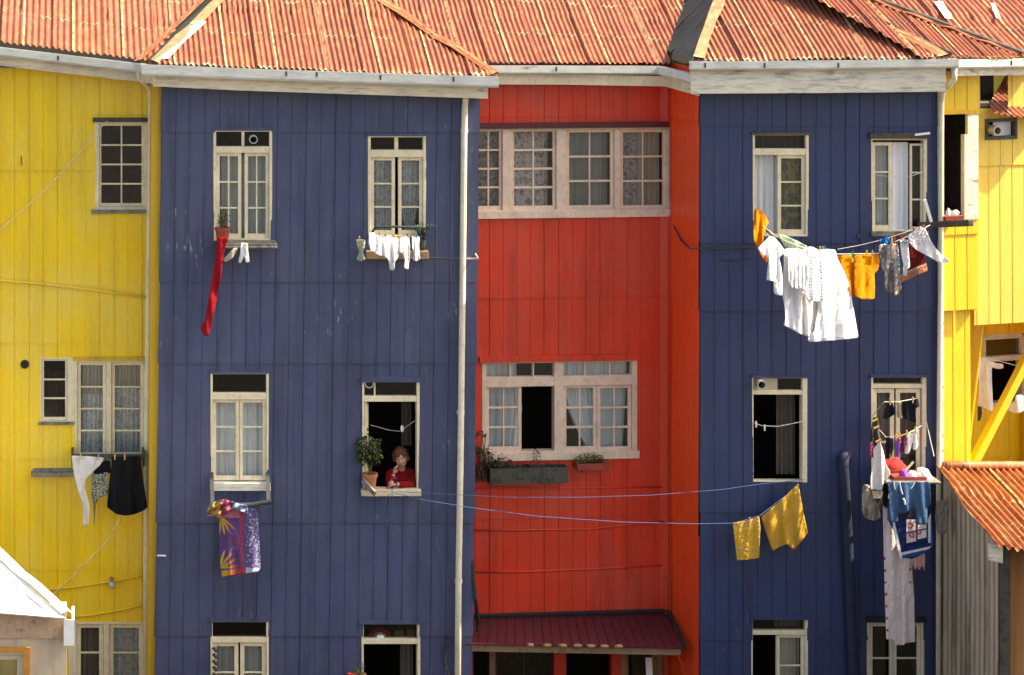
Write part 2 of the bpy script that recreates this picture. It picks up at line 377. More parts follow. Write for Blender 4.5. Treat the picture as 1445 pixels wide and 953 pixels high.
def corr(name, sl, poly, mat, parent, pitch=.085, amp=.016, sheet=.72, row=1.0, n=7, px=True, seed=0):
    """corrugated sheets on the roof plane sl inside a convex outline"""
    pts = [sl.px(*p) for p in poly] if px else [Vector(p) for p in poly]
    q = [((p - sl.p).dot(sl.al), (p - sl.p).dot(sl.up)) for p in pts]
    u0 = min(a for a, b in q); u1 = max(a for a, b in q)
    mb = MB(); cols = []; rnd = random.Random(seed); sh = {}
    N = int((u1 - u0) / pitch * n)
    for i in range(N + 1):
        u = u0 + .004 + (u1 - u0 - .008) * i / N; vsx = []
        for (a, b), (c, d) in zip(q, q[1:] + q[:1]):
            if (a - u) * (c - u) <= 0 and abs(a - c) > 1e-9: vsx.append(b + (d - b) * (u - a) / (c - a))
        if len(vsx) < 2: continue
        cols.append((u, min(vsx), max(vsx)))
    R = max(12, int(max(b - a for _, a, b in cols) / .13)); prev = None
    for u, v0, v1 in cols:
        k = math.floor(u / sheet); f = u / sheet - k
        ring = []
        for j in range(R + 1):
            v = v0 + (v1 - v0) * j / R
            rk = math.floor((v + .3 * 0) / row); key = (k, rk)
            if key not in sh: sh[key] = (rnd.uniform(-.006, .006), rnd.uniform(-.006, .006))
            base = sl.p + sl.al * u + sl.up * v; z = sl.z(base.x, base.y)
            z += amp * math.sin(2 * math.pi * u / pitch) + sh[key][0] + .022 * (1 - min(1, f * 7)) + .02 * noise.noise((u * .8, v * .8, seed))
            fr = v / row - math.floor(v / row); z += .028 * (1 - fr)
            i_ = mb.pt((base.x, base.y, z)); mb.uv[i_] = (u + 40, v + 40); ring.append(i_)
        if prev:
            for j in range(R): mb.f.append([prev[j], ring[j], ring[j+1], prev[j+1]])
        prev = ring
    o = mb.build(name, mat, parent, smooth=True, recalc=False)
    return o
def strip(name, pts_a, pts_b, mat, parent, up=.03, th=.008):
    """thin bent sheet of flashing between two lines of points"""
    mb = MB(); n = len(pts_a); a = []; b = []
    for p, q in zip(pts_a, pts_b):
        i = mb.pt(p + Vector((0, 0, up))); j = mb.pt(q + Vector((0, 0, up))); a.append(i); b.append(j)
        mb.uv[i] = (p.x * .9, p.y + p.z); mb.uv[j] = (q.x * .9 + .1, q.y + q.z + .2)
    for i in range(n - 1): mb.f.append([a[i], b[i], b[i+1], a[i+1]])
    return mb.build(name, mat, parent, solid=th)
def lin(p, q, n=9, wob=0.0, seed=0):
    r = random.Random(seed); return [p.lerp(q, i / (n-1)) + Vector((r.uniform(-wob, wob), 0, r.uniform(-wob, wob))) for i in range(n)]
GUT = [(0, 0), (0, -.10), (.02, -.125), (.11, -.125), (.12, 0), (.105, 0), (.10, -.10), (.03, -.10), (.012, -.02), (.012, 0)]
def gutter(path, parent, brackets=(), k=1.0):
    mb = MB(); mb.sweep([(a * 1.0, b * k) for a, b in GUT], path)
    g = mb.build('gutter', M['gutter'], parent)
    if brackets:
        mb = MB()
        for p in brackets: mb.box(p.x - .012, p.x + .012, p.y - .006, p.y + .004, p.z - .085, p.z - .02)
        mb.build('gutter_bracket', M['iron'], g)
    return g
def fascia(path, parent, h, inn=.10, soffit=.34, drop=.118, mat='white_trim', two=None):
    mb = MB(); mb.sweep([(inn, -drop), (inn, -drop - h), (inn + .028, -drop - h), (inn + .028, -drop - h + .03), (inn + soffit, -drop - h + .03), (inn + soffit, -drop - h + .05), (inn + .028, -drop - h + .05), (inn + .028, -drop)], path)
    if two: mb.sweep([(inn - .012, -drop - two - .006), (inn - .012, -drop - h + .004), (inn - .001, -drop - h + .004), (inn - .001, -drop - two - .006)], path)
    return mb.build('fascia', M[mat], parent)

def curtain(pl, x0, y0, x1, y1, mat, parent, d=.20, folds=6, amp=.022, pinch=None, sd=1, name='curtain'):
    u0, z1 = pl.uz(x0, y0); u1, z0 = pl.uz(x1, y1); mb = MB(); n = max(24, folds * 8); R = 10; rnd = random.Random(sd)
    ph = [rnd.uniform(0, 6) for _ in range(4)]; prev = None
    for j in range(R + 1):
        t = j / R; ring = []
        a, b = u0, u1
        if pinch: a2, b2 = pinch(t); a, b = u0 + (u1-u0)*a2, u0 + (u1-u0)*b2
        for i in range(n + 1):
            s_ = i / n; x = a + (b - a) * s_; aa = amp * (.6 + .5 * t)
            dd = d + aa * math.sin(2*math.pi*folds*s_ + ph[0] + .6*math.sin(3*s_+ph[1])) + aa * .5 * math.sin(2*math.pi*folds*1.7*s_ + ph[2] + t)
            ring.append(mb.pt(pl.P(x, dd, z1 + (z0 - z1) * t)))
        if prev:
            for i in range(n): mb.f.append([prev[i], prev[i+1], ring[i+1], ring[i]])
        prev = ring
    return mb.build(name, M[mat], parent, smooth=True, recalc=False)

TG = {}
def window(house, pl, r, frame=(5, 5, 4, 5), rail=None, rail_posts=(), sashes=(), curtains=(), sill=None, head=None, mat='cream', label=None, glassm='glass', panel=(), posts=(), fd=(-.012, .15), tglass=True):
    """r: outer pixel rectangle; frame: left, right, top, bottom bar widths; rail: transom bar (y0, y1); sashes: (x0,y0,x1,y1,cols,rows,glass)"""
    x0, y0, x1, y1 = r; l, rr, t, b = frame; mb = MB(); d0, d1 = fd
    mb.pb(pl, x0, y0, x0 + l, y1, d0, d1); mb.pb(pl, x1 - rr, y0, x1, y1, d0, d1)
    if t: mb.pb(pl, x0 + l, y0, x1 - rr, y0 + t, d0 + .003, d1)
    if b: mb.pb(pl, x0 + l, y1 - b, x1 - rr, y1, d0 + .003, d1)
    if rail: mb.pb(pl, x0 + l, rail[0], x1 - rr, rail[1], d0 + .006, d1 - .02)
    for (a, c) in rail_posts: mb.pb(pl, a, y0 + t, c, rail[0], d0 + .02, d1 - .04)
    for (a, c, e, f) in posts: mb.pb(pl, a, c, e, f, d0 - .002, d1 - .01)
    w_ = mb.build('window', M[mat], house, label=label, bevel=.004)
    if rail and tglass:
        g = MB(); a = pl.px(x0 + l, y0 + t); g.face(pl.P(*_uz(pl, x0 + l, rail[0], .07)), pl.P(*_uz(pl, x1 - rr, rail[0], .07)), pl.P(*_uz(pl, x1 - rr, y0 + t, .07)), pl.P(*_uz(pl, x0 + l, y0 + t, .07)))
        g.build('glass', M['glass' if tglass == 2 else 'glass_dark'], w_)
    for sdef in sashes:
        a, c, e, f, nc, nr = sdef[:6]; gm = sdef[6] if len(sdef) > 6 else glassm; sw = sdef[7] if len(sdef) > 7 else 5
        sb = MB(); q = .35
        sb.pb(pl, a + q, c + q, a + sw, f - q, .03, .075); sb.pb(pl, e - sw, c + q, e - q, f - q, .03, .075)
        sb.pb(pl, a + sw, c + q, e - sw, c + sw, .033, .072); sb.pb(pl, a + sw, f - sw - 1.5, e - sw, f - q, .033, .072)
        for i in range(1, nc):
            x = a + sw + (e - a - 2 * sw) * i / nc; sb.pb(pl, x - 1, c + sw, x + 1, f - sw - 1.5, .036, .068)
        for j in range(1, nr):
            y = c + sw + (f - c - 2 * sw - 1.5) * j / nr; sb.pb(pl, a + sw, y - 1.1, e - sw, y + 1.1, .038, .066)
        so_ = sb.build('sash', M[mat], w_)
        if gm:
            g = MB(); g.face(pl.P(*_uz(pl, a + 2, f - 2, .053)), pl.P(*_uz(pl, e - 2, f - 2, .053)), pl.P(*_uz(pl, e - 2, c + 2, .053)), pl.P(*_uz(pl, a + 2, c + 2, .053)))
            g.build('glass', M[gm], w_)
    for i, c in enumerate(curtains):
        curtain(pl, *c[:5], w_, **(dict(sd=i + int(x0), **c[5]) if len(c) > 5 else dict(sd=i + int(x0))))
    if sill:
        sb = MB(); sb.pb(pl, *sill[:4], -sill[4], .10); sb.build('sill', M[sill[5] if len(sill) > 5 else mat], w_, bevel=.005)
    if head:
        sb = MB(); sb.pb(pl, *head[:4], -head[4], .02); sb.build('drip_board', M[head[5]], w_)
    for (a, c, e, f, mt, dd) in panel:
        sb = MB(); sb.pb(pl, a, c, e, f, dd, dd + .02); sb.build('panel', M[mt], w_)
    return w_
def _uz(pl, x, y, d): u, z = pl.uz(x, y); return u, d, z
def hole(pl, x0, y0, x1, y1, inset=1.5):
    u0, z1 = pl.uz(x0 + inset, y0 + inset); u1, z0 = pl.uz(x1 - inset, y1 - inset); return (u0, u1, z0, z1)
def vent(pl, x, y, r, length, parent, mat='zinc', d=.03):
    """open stub of flue pipe poking out of a window"""
    u, z = pl.uz(x, y); n = 16; mb = MB(); ro = r / 100; ri = ro * .78; R = []
    for rad, dd in ((ro, d), (ro, -length), (ri, -length), (ri, d - .01)):
        R.append([mb.pt(pl.P(u + rad*math.cos(2*math.pi*k/n), dd, z + rad*math.sin(2*math.pi*k/n))) for k in range(n)])
    for A, B in zip(R, R[1:]):
        for k in range(n): mb.f.append([A[k], A[(k+1) % n], B[(k+1) % n], B[k]])
    o = mb.build('vent_pipe', M[mat], parent, smooth=False)
    c = MB(); c.f.append([c.pt(pl.P(u + ri*math.cos(2*math.pi*k/n), d - .012, z + ri*math.sin(2*math.pi*k/n))) for k in range(n)])
    c.build('pipe_mouth', M['matte'], o); return o
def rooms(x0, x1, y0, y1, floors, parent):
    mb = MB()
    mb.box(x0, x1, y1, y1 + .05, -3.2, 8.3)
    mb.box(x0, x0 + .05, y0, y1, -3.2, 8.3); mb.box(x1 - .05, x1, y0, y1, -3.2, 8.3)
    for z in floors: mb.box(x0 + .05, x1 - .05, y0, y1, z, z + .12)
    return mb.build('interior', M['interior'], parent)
def pipe(px, y, r, parent, mat='pipe', joints=(), name='downpipe', n=10):
    mb = MB(); pts = [U(a, b, y + (c[0] if c else 0)) for a, b, *c in px]; mb.tube(pts, r, n)
    for a, b in joints: p = U(a, b, y); mb.tube([p + Vector((0, 0, .03)), p - Vector((0, 0, .03))], r * 1.25, n)
    return mb.build(name, M[mat], parent, smooth=True)
FL = [-1.6, 1.55, 4.85, 8.2]
DWELL = 'painted metal clad row houses'

# ================================================================== left yellow house
PY = Plane(-6, .9)
YH = empty('yellow_house', 'faded yellow clad house at the left end of the row, in shade', 'house', (-2, .5, -3.2), DWELL)
oy = [hole(PY, 134, 170, 209, 299), hole(PY, 57, 505, 107, 597), hole(PY, 105, 508, 209, 650), hole(PY, 96, 878, 208, 1040)]
wall([(-6, .9), (2.2, .9), (2.2, 6)], 0, -3.2, 8.5, oy, M['yellow'], YH, .205, [1.25, 2.85, 4.52, 7.02, -.6], seed=1)
m = MB(); m.hexa([(2.075, .10, -3.2), (2.20, .10, -3.2), (2.285, .10, 8.5), (2.145, .10, 8.5), (2.075, .92, -3.2), (2.20, .92, -3.2), (2.285, .92, 8.5), (2.145, .92, 8.5)]); m.build('corner_board', M['yellow_trim'], YH)
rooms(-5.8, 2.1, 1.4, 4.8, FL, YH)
window(YH, PY, (134, 171, 209, 299), (6, 6, 4, 7), sashes=[(140, 175, 203, 292, 2, 4, 'glass', 3)], sill=(129, 296, 210, 301, .05, 'grey_wood'), head=(131, 166, 211, 172, .05, 'dark_wood'))
window(YH, PY, (57, 505, 105, 597), (2, 10, 2, 3), sashes=[(59, 507, 95, 594, 1, 3, 'glass_dark', 3)], sill=(54, 595, 105, 599, .05, 'grey_wood'), curtains=[(59, 528, 95, 594, 'cur_brown')])
window(YH, PY, (105, 508, 209, 650), (4, 6, 3, 4), posts=[(150, 511, 157, 646)], sashes=[(109, 511, 150, 646, 1, 4), (157, 511, 203, 646, 1, 4)],
       curtains=[(115, 513, 149, 646, 'cur_lace2', dict(folds=7)), (159, 514, 199, 646, 'cur_lace2', dict(folds=7)), (115, 513, 149, 560, 'cur_cream', dict(folds=9, d=.165)), (159, 514, 199, 550, 'cur_cream', dict(folds=9, d=.165))], head=(103, 504, 211, 508.5, .04, 'yellow_trim'))
window(YH, PY, (96, 878, 208, 1040), (6, 6, 3, 5), posts=[(102, 881, 108, 1036), (146, 881, 154, 1036)], sashes=[(108, 881, 146, 1036, 1, 4, 'glass', 6), (154, 881, 202, 1036, 1, 4, 'glass', 6)],
       curtains=[(156, 884, 200, 1036, 'cur_lace2'), (109, 884, 145, 1036, 'cur_brown')])
m = MB(); m.pb(PY, 44, 664, 104, 670, -.16, 0); m.pb(PY, 47, 660.5, 104, 664, -.05, 0); m.build('shelf', M['grey_wood'], YH)
u, z = PY.uz(35, 514); m = MB(); m.f.append([m.pt(PY.P(u + .062*math.cos(k*math.pi/10), -.030, z + .062*math.sin(k*math.pi/10))) for k in range(20)]); m.f.append([m.pt(PY.P(u + .062*math.cos(k*math.pi/10), .0, z + .062*math.sin(k*math.pi/10))) for k in range(20)])
for k in range(20): m.f.append([k, (k+1) % 20, 20 + (k+1) % 20, 20 + k])
m.build('vent_hole', M['matte'], YH)  # solid black disc painted as the dark inside of the hole
for pts in ([(-40, 391), (0, 396), (60, 401), (130, 409), (209, 421)], [(60, 833), (100, 829), (150, 822), (209, 811)], [(95, 871), (130, 868), (170, 861), (209, 852)]):
    mb = MB(); mb.tube([U(a, b, .86) for a, b in pts], .016, 8); mb.build('conduit', M['yellow'], YH, smooth=True)
ey = [U(-200, 46, .55), U(-100, 56, .55), U(0, 67, .55), U(100, 79, .55), U(192, 90, .55), U(203, 91.5, .1), U(206, 91.5, -.36)]
gutter(ey, YH, [U(82, 77, .55)]); fascia(ey, YH, .15, mat='cream_trim')
YS = Slope(U(0, 64, .6), U(205, 89, .6), .4, 0)
corr('roof', YS, [(-200, 41), (0, 63), (212, 87.5), (330, -60), (330, -104), (-200, -104)], M['rust_r'], YH, pitch=.092, sheet=.75, row=1.3, seed=3)
pipe([(196, 94, -.34), (196, 110, -.32), (212, 124, -.2), (213, 134, -.10), (211, 300, -.1), (207, 640, -.1), (205, 1100, -.1)], .9, .042, YH, joints=[(213, 134), (208, 512), (207, 612), (206, 797)])

# ================================================================== left blue house
PB = Plane(2.30, 0)
BH = empty('blue_house', 'faded blue clad house with a woman in its window, left of the red house', 'house', (4.5, 0, -3.2), DWELL)
rb = dict(BW1=(301, 183, 384, 341), BW2=(519, 191, 601, 336), BW3=(297, 526, 379, 690), BW4=(511, 536, 592, 697), BW5=(297, 876, 379, 1035), BW6=(510, 878, 593, 1038))
sh = .0125
def shx(pl, h):
    zc_ = (h[2] + h[3]) / 2; k = sh * (zc_ - 8.4); return (h[0] - k, h[1] - k, h[2], h[3])
wall([(2.30, 6), (2.30, 0), (6.76, 0), (6.76, 6)], 1, -3.2, 8.55, [shx(PB, hole(PB, *r)) for r in rb.values()], M['blue'], BH, .205, [2.15, .55, 4.4, 5.55, 7.66, -1.3], sh, 8.4, 'rib', seed=2)
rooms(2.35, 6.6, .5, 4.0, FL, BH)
C2 = lambda qa, qb, qc, qd, mat, **k: (qa, qb, qc, qd, mat, k)
window(BH, PB, rb['BW1'], (4, 4, 3, 4), (207, 216), [(341, 345)], [(305, 216, 341, 337, 2, 3), (345, 216, 380, 337, 2, 3)],
       [C2(306, 220, 380, 337, 'cur_white', folds=13)], head=(299, 180, 386, 184, .03, 'blue'))
vent(PB, 357, 196, 6, .12, BH)
window(BH, PB, rb['BW2'], (4, 4, 3, 4), (212, 222), [(557, 562)], [(523, 222, 558, 332, 1, 3), (562, 222, 597, 332, 1, 3)],
       [C2(524, 226, 560, 332, 'cur_lace2', folds=8), C2(563, 226, 596, 332, 'cur_lace2', folds=7, pinch=lambda t: (.0 + .1 * t + max(0, t - .5) * .5, 1 - max(0, t - .35) * .5))], head=(517, 188, 602, 192, .03, 'blue'))
window(BH, PB, rb['BW3'], (3, 3, 2, 3), (555, 564), [], [(300, 564, 338, 679, 1, 3), (338, 564, 376, 679, 1, 3)],
       [C2(301, 566, 338, 676, 'cur_solid', folds=4), C2(339, 566, 375, 676, 'cur_solid', folds=4)], sill=(296, 680, 381, 691, .09, 'white_trim'), head=(295, 523, 380, 527, .03, 'blue'))
window(BH, PB, rb['BW4'], (3, 4, 2, 3), (559, 567), [(528, 530)], [], [], sill=(509, 689, 593, 698, .11, 'cream_trim'), head=(509, 532, 594, 539, .04, 'blue'))
m = MB(); ww = [o for o in bpy.data.objects if o.name.startswith('window')][-1]
m.pb(PB, 515, 568, 518, 686, .03, .07); pl2 = PB
a0 = PB.uz(516, 570); a1 = PB.uz(516, 684)
for zz in (a0[1], (a0[1]*2+a1[1])/3, (a0[1]+a1[1]*2)/3, a1[1]): m.lb(PB, a0[0]+.01, a0[0]+.045, zz - .02, zz + .02, .08, .62)
for dd in (.08, .58): m.lb(PB, a0[0]+.008, a0[0]+.047, a1[1]-.02, a0[1]+.02, dd, dd+.045)
m.build('sash', M['cream'], ww)
m = MB(); m.face(PB.P(a0[0]+.03, .1, a1[1]), PB.P(a0[0]+.03, .6, a1[1]), PB.P(a0[0]+.03, .6, a0[1]), PB.P(a0[0]+.03, .1, a0[1])); m.build('glass', M['glass'], ww)
vent(PB, 521, 541.5, 6.5, .02, BH, 'zinc', .10)
curtain(PB, 572, 568, 588, 640, 'cur_brown', ww, d=.5, folds=3)
window(BH, PB, rb['BW5'], (3, 3, 2, 3), (900, 907), [], [(300, 907, 337, 1032, 1, 3, 'glass', 6), (339, 907, 376, 1032, 1, 3, 'glass', 6)], [C2(301, 910, 336, 1032, 'cur_white', folds=5), C2(340, 910, 375, 1032, 'cur_white', folds=5)], head=(295, 872, 380, 877, .03, 'blue'))
w6 = window(BH, PB, rb['BW6'], (3, 4, 2, 3), (902, 909), [], [], [C2(568, 910, 586, 1030, 'cur_brown', folds=3, d=.3)], head=(506, 875, 596, 880, .05, 'blue'))
eb = [U(200, 91, -.42), U(340, 97, -.42), U(520, 103, -.42), U(704, 108.5, -.42)]
gutter(eb, BH, [U(p, q, -.42) for p, q in ((404, 99), (447, 100), (537, 104), (640, 107))], 1.25); fascia([U(p, q, -.42) for p, q in ((216, 91), (340, 97), (520, 103), (690, 108.5))], BH, .165, drop=.15, mat='cream_trim')
BS = Slope(U(213, 91, -.38), U(705, 108, -.38), .4, 0)
corr('roof', BS, [(213, 91.5), (703, 108), (402, -85)], M['rust'], BH, pitch=.078, sheet=.74, row=1.75, seed=5)
A = BS.px(402, -85); Lc = BS.px(213, 91.5); Rc = BS.px(703, 108)
def hip_face(a, lc, name, mat, parent, n=14, boards=.16):
    mb = MB(); back = Vector((lc.x, 2 * a.y - lc.y, lc.z))
    for i in range(n):                    # boards run up the slope
        p0 = lc.lerp(back, i / n); p1 = lc.lerp(back, (i + 1) / n - .004)
        def up(p):
            t = (p.y - lc.y) / (back.y - lc.y); s = 1 - abs(2 * t - 1); base = p; q = a.copy(); f = s
            return Vector((lc.x + (a.x - lc.x) * f, p.y, lc.z + (a.z - lc.z) * f))
        r = .012 * (i % 2)
        mb.face(p0 + Vector((0, 0, r)), p1 + Vector((0, 0, r)), up(p1) + Vector((0, 0, r)), up(p0) + Vector((0, 0, r)))
    return mb.build(name, mat, parent, recalc=False)
hip_face(A, Lc, 'hip_roof', M['slate'], BH); hip_face(A, Rc, 'hip_roof', M['rust'], BH)
m = MB(); m.face(A, Vector((Lc.x, 2*A.y - Lc.y, Lc.z)), Vector((Rc.x, 2*A.y - Rc.y, Rc.z))); m.build('rear_roof', M['rust'], BH)
def cap(a, b, wl, wr, mat, parent, name='ridge_cap', up=.03, seed=0, n=13):
    """ridge flashing: two bent strips down both sides of a hip line"""
    mb = MB(); rr = random.Random(seed); L_ = []; Mi = []; R_ = []
    for i in range(n):
        p = a.lerp(b, i / (n-1)); s = .014 * (i % 3) + rr.uniform(-.006, .006)
        pl_ = p + wl * (1 + rr.uniform(-.12, .12)); pr = p + wr * (1 + rr.uniform(-.12, .12))
        for arr, q, k in ((L_, pl_, 0), (Mi, p + Vector((0, 0, .035)), 1), (R_, pr, 2)):
            j = mb.pt(q + Vector((0, 0, up + s))); mb.uv[j] = (k * .12 + .3, i * .31 + seed); arr.append(j)
    for i in range(n - 1): mb.f.append([L_[i], Mi[i], Mi[i+1], L_[i+1]]); mb.f.append([Mi[i], R_[i], R_[i+1], Mi[i+1]])
    return mb.build(name, mat, parent, solid=.006, recalc=False)
def on(sl, v): return Vector((v.x, v.y, sl.z(v.x, v.y)))
def side(sl, p, dx): return Vector((dx, 0, -((dx * sl.nrm.x) / sl.nrm.z)))
cap(Lc, A, Vector((-.04, 0, -.03)), side(BS, Lc, .12), M['hip_cap'], BH, seed=2)
cap(Rc, A, side(BS, Rc, -.12), Vector((.05, 0, -.05)), M['hip_cap'], BH, seed=4)
strip('flashing', [BS.px(218, 88), BS.px(245, 62), BS.px(276, 33)], [BS.px(237, 88), BS.px(262, 62), BS.px(291, 36)], M['white_metal'], BH, .05)
# valley flashing where the yellow roof meets the boarded hip
k1 = (A.z - Lc.z) / (A.x - Lc.x)
def valley(sl, y, x0, lc, kk):
    x = x0
    for _ in range(40): x = lc.x + (sl.z(x, y) - lc.z) / kk
    return Vector((x, y, sl.z(x, y)))
vp = [valley(YS, y, 2.3, Lc, k1) for y in [.55 + .25 * i for i in range(16)]]
strip('flashing', [p + Vector((-.13, 0, .0)) for p in vp], [p + Vector((-.005, 0, .035)) for p in vp], M['hip_cap'], YH, .04)
pipe([(658, 112, -.30), (658, 128, -.28), (656, 150, -.1), (655, 185, -.09), (653, 380, -.09), (650, 640, -.09), (647, 820, -.09), (645, 1100, -.09)], 0, .045, BH, joints=[(655, 185), (650, 582), (647, 820)])

# ================================================================== red house
PR = Plane(6.4, .95, math.degrees(math.atan2(.27, 2.95)))
RH = empty('red_house', 'bright red recessed house with curved corner and low awning between the two blue houses', 'house', (8, 1, -3.2), DWELL)
u0, z0 = PR.uz(668, 916); u1, _ = PR.uz(936, 916)
orr = [hole(PR, 668, 178, 948, 304), hole(PR, 680, 507, 899, 644), (u0, u1, -1.6, z0 + .1)]
q = PR.P(3.2, 0, 0)
wall([(6.4, .95), (q.x, q.y), (9.70, 1.19), (9.735, 1.11)], 0, -3.2, 8.55, orr, M['red'], RH, .205, [1.95, 5.15, 6.6, 7.78, .5], seed=4)
wall([(9.735, 1.11), (9.77, 1.02), (9.81, .8), (9.845, .45), (9.862, .2), (9.868, .012)], 0, -3.2, 8.55, [], M['red_corner_glow'], RH, .075, [1.95, 5.15, 7.78], seed=24, name='corner_sheet')
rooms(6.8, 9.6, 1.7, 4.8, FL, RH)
window(RH, PR, (668, 178, 949, 304), (3, 8, 4, 7), posts=[(709, 182, 722, 297), (785, 182, 799, 297), (867, 182, 875, 297)],
       sashes=[(671, 182, 709, 297, 2, 4, 'glass', 4), (722, 182, 785, 297, 2, 4, 'glass', 4), (799, 182, 867, 297, 2, 3, 'glass', 5), (875, 182, 941, 297, 2, 3, 'glass', 5)],
       curtains=[C2(670, 184, 709, 297, 'cur_lace', folds=3, amp=.01), C2(723, 184, 778, 297, 'cur_lace', folds=4, amp=.01), C2(803, 184, 862, 297, 'cur_grey', folds=5), C2(879, 184, 905, 297, 'cur_lace', folds=3), C2(905, 184, 936, 297, 'cur_cream', folds=6)],
       mat='cream_red_bounce', sill=(660, 298, 951, 305, .07), head=(662, 174, 955, 179, .07, 'awning'))
window(RH, PR, (680, 507, 899, 644), (6, 7, 3, 6), rail=(533, 543), rail_posts=[(719, 721), (752, 754), (825, 827), (860, 862)], posts=[(782, 510, 795, 638)],
       sashes=[(686, 543, 737, 638, 2, 3, 'glass', 5), (795, 543, 843, 638, 2, 3, 'glass', 5), (843, 543, 892, 638, 2, 3, 'glass', 5)],
       curtains=[C2(688, 509, 733, 534, 'cur_solid', folds=5), C2(796, 509, 890, 534, 'cur_solid', folds=10), C2(688, 545, 742, 636, 'cur_solid', folds=6, pinch=lambda t: (0, 1 - .1 * abs(t - .4) * 2)),
                 C2(797, 545, 845, 637, 'cur_solid', folds=6, pinch=lambda t: (.05 + .72 * t ** 1.6, 1)), C2(846, 545, 890, 637, 'cur_solid', folds=6, pinch=lambda t: (0, 1 - .12 * t))],
       tglass=2, mat='cream_red_bounce', sill=(676, 640, 901, 646, .06), head=(676, 503, 903, 508, .05, 'red'))
for pts in ([(650, 748), (740, 748), (830, 747), (885, 741), (942, 735)], [(650, 807), (740, 807), (860, 802), (942, 797)], [(640, 690), (700, 688), (760, 690), (850, 688), (945, 687)]):
    mb = MB(); mb.tube([PR.px(a, b, -.012) for a, b in pts], .016, 8); mb.build('conduit', M['red'], RH, smooth=True)
# awning over the door
aw = Slope(U(660, 911, .08), U(955, 916, .22), .22, math.degrees(math.atan2(.27, 2.95)))
ap = [PR.px(655, 872, .0), PR.px(941, 864, .0)]
fr_ = [U(648, 909, -.02), U(965, 915, .18)]
mb = MB(); n = 24
for i in range(n):
    a, b = i / n, (i + 1) / n
    p, q2, r, s_ = ap[0].lerp(ap[1], a), ap[0].lerp(ap[1], b), fr_[0].lerp(fr_[1], b), fr_[0].lerp(fr_[1], a)
    up = Vector((0, 0, .014)); g_ = .12
    mb.face(s_, s_.lerp(r, g_ / 2) + up, p.lerp(q2, g_ / 2) + up, p); mb.face(s_.lerp(r, g_ / 2) + up, s_.lerp(r, g_), p.lerp(q2, g_), p.lerp(q2, g_ / 2) + up)
    mb.face(s_.lerp(r, g_), r, q2, p.lerp(q2, g_))
awn = mb.build('awning', M['awning'], RH, recalc=False, solid=.012)
mb = MB(); mb.tube(lin(ap[0] + Vector((0, -.03, .03)), ap[1] + Vector((0, -.03, .03))), .035, 6); mb.tube([ap[1] + Vector((0, -.02, .05)), ap[1].lerp(fr_[1], .5) + Vector((.03, 0, .03)), fr_[1] + Vector((.02, 0, .0))], .03, 6)
mb.build('flashing', M['matte'], awn)
mb = MB(); mb.beam(fr_[0] + Vector((0, .10, -.075)), fr_[1] + Vector((-.03, .10, -.075)), .06, .09); mb.build('awning_beam', M['brown_wood'], awn)
mb = MB()
for i, x in enumerate((748, 772, 794, 815, 834, 853, 873)):
    p = U(x, 910.5 + (x - 750) * .015, .07); mb.ell(p, .065, .04, .028, 10, 6)
mb.build('rafter_end', M['brown_wood'], awn)
def post(x0, x1, y0, mat, name='door_post', d=.0):
    mb = MB(); a, z = PR.uz(x0, y0); b, _ = PR.uz(x1, y0); mb.lb(PR, a, b, -3.2, z, d - .04, d + .08); return mb.build(name, M[mat], RH)
post(781, 798, 912, 'red'); post(862, 876, 912, 'red'); post(690, 698, 912, 'brown_wood'); post(876, 883, 912, 'brown_wood'); post(926, 934, 914, 'brown_wood'); post(936, 950, 914, 'red')
window(RH, PR, (883, 919, 926, 1040), (2, 2, 3, 3), sashes=[(885, 921, 924, 1035, 1, 2, 'glass_dark', 3)], mat='brown_wood', fd=(-.01, .1))
window(RH, PR, (698, 917, 781, 1060), (2, 2, 2, 2), sashes=[(700, 919, 779, 1055, 2, 1, 'glass_dark', 2)], mat='awning', fd=(-.005, .1))
er = [U(640, 92.5, .62), U(800, 93, .75), U(928, 93.5, .88), U(968, 104, -.12), U(976, 107, -.3)]
gutter(er, RH, [U(785, 92.5, .73)], 1.0); fascia([U(640, 93, .62), U(800, 93.5, .75), U(935, 96, .86), U(975, 108, -.25)], RH, .15, drop=.125, mat='cream', soffit=.42)
RS = Slope(U(690, 90, .66), U(930, 92, .9), .4, 0)
corr('roof', RS, [(560, 89), (928, 92), (945, 92.5), (1010, -98), (470, -98)], M['rust'], RH, pitch=.078, sheet=.74, row=1.62, seed=8)

# ================================================================== right blue house
PN = Plane(9.89, 0)
NH = empty('blue_house', 'darker navy blue clad house right of the red house, white and orange laundry on it', 'house', (11.5, 0, -3.2), DWELL)
rn = dict(a=(1062, 189, 1141, 335), b=(1229, 192, 1308, 328), c=(1061, 532, 1139, 681), d=(1229, 531, 1307, 705), e=(1060, 873, 1140, 1030), f=(1223, 877, 1304, 1030))
wall([(9.89, 6), (9.89, 0), (13.245, 0), (13.245, 6)], 1, -3.2, 8.55, [hole(PN, *r) for r in rn.values()], M['blue_r'], NH, .205, [2.3, .5, 5.14, 6.1, 7.75, -1.2], 0, 8.4, 'rib', seed=6)
rooms(9.95, 13.1, .5, 4.0, FL, NH)
window(NH, PN, rn['a'], (3, 4, 2, 4), (210, 219), [], [(1098, 219, 1137, 331, 1, 3)], [C2(1066, 191, 1136, 211, 'cur_grey', folds=12), C2(1064, 220, 1106, 331, 'cur_white', folds=5, d=.13), C2(1104, 222, 1136, 331, 'quilt', folds=2)], head=(1060, 186, 1143, 190, .04, 'dark_wood'))
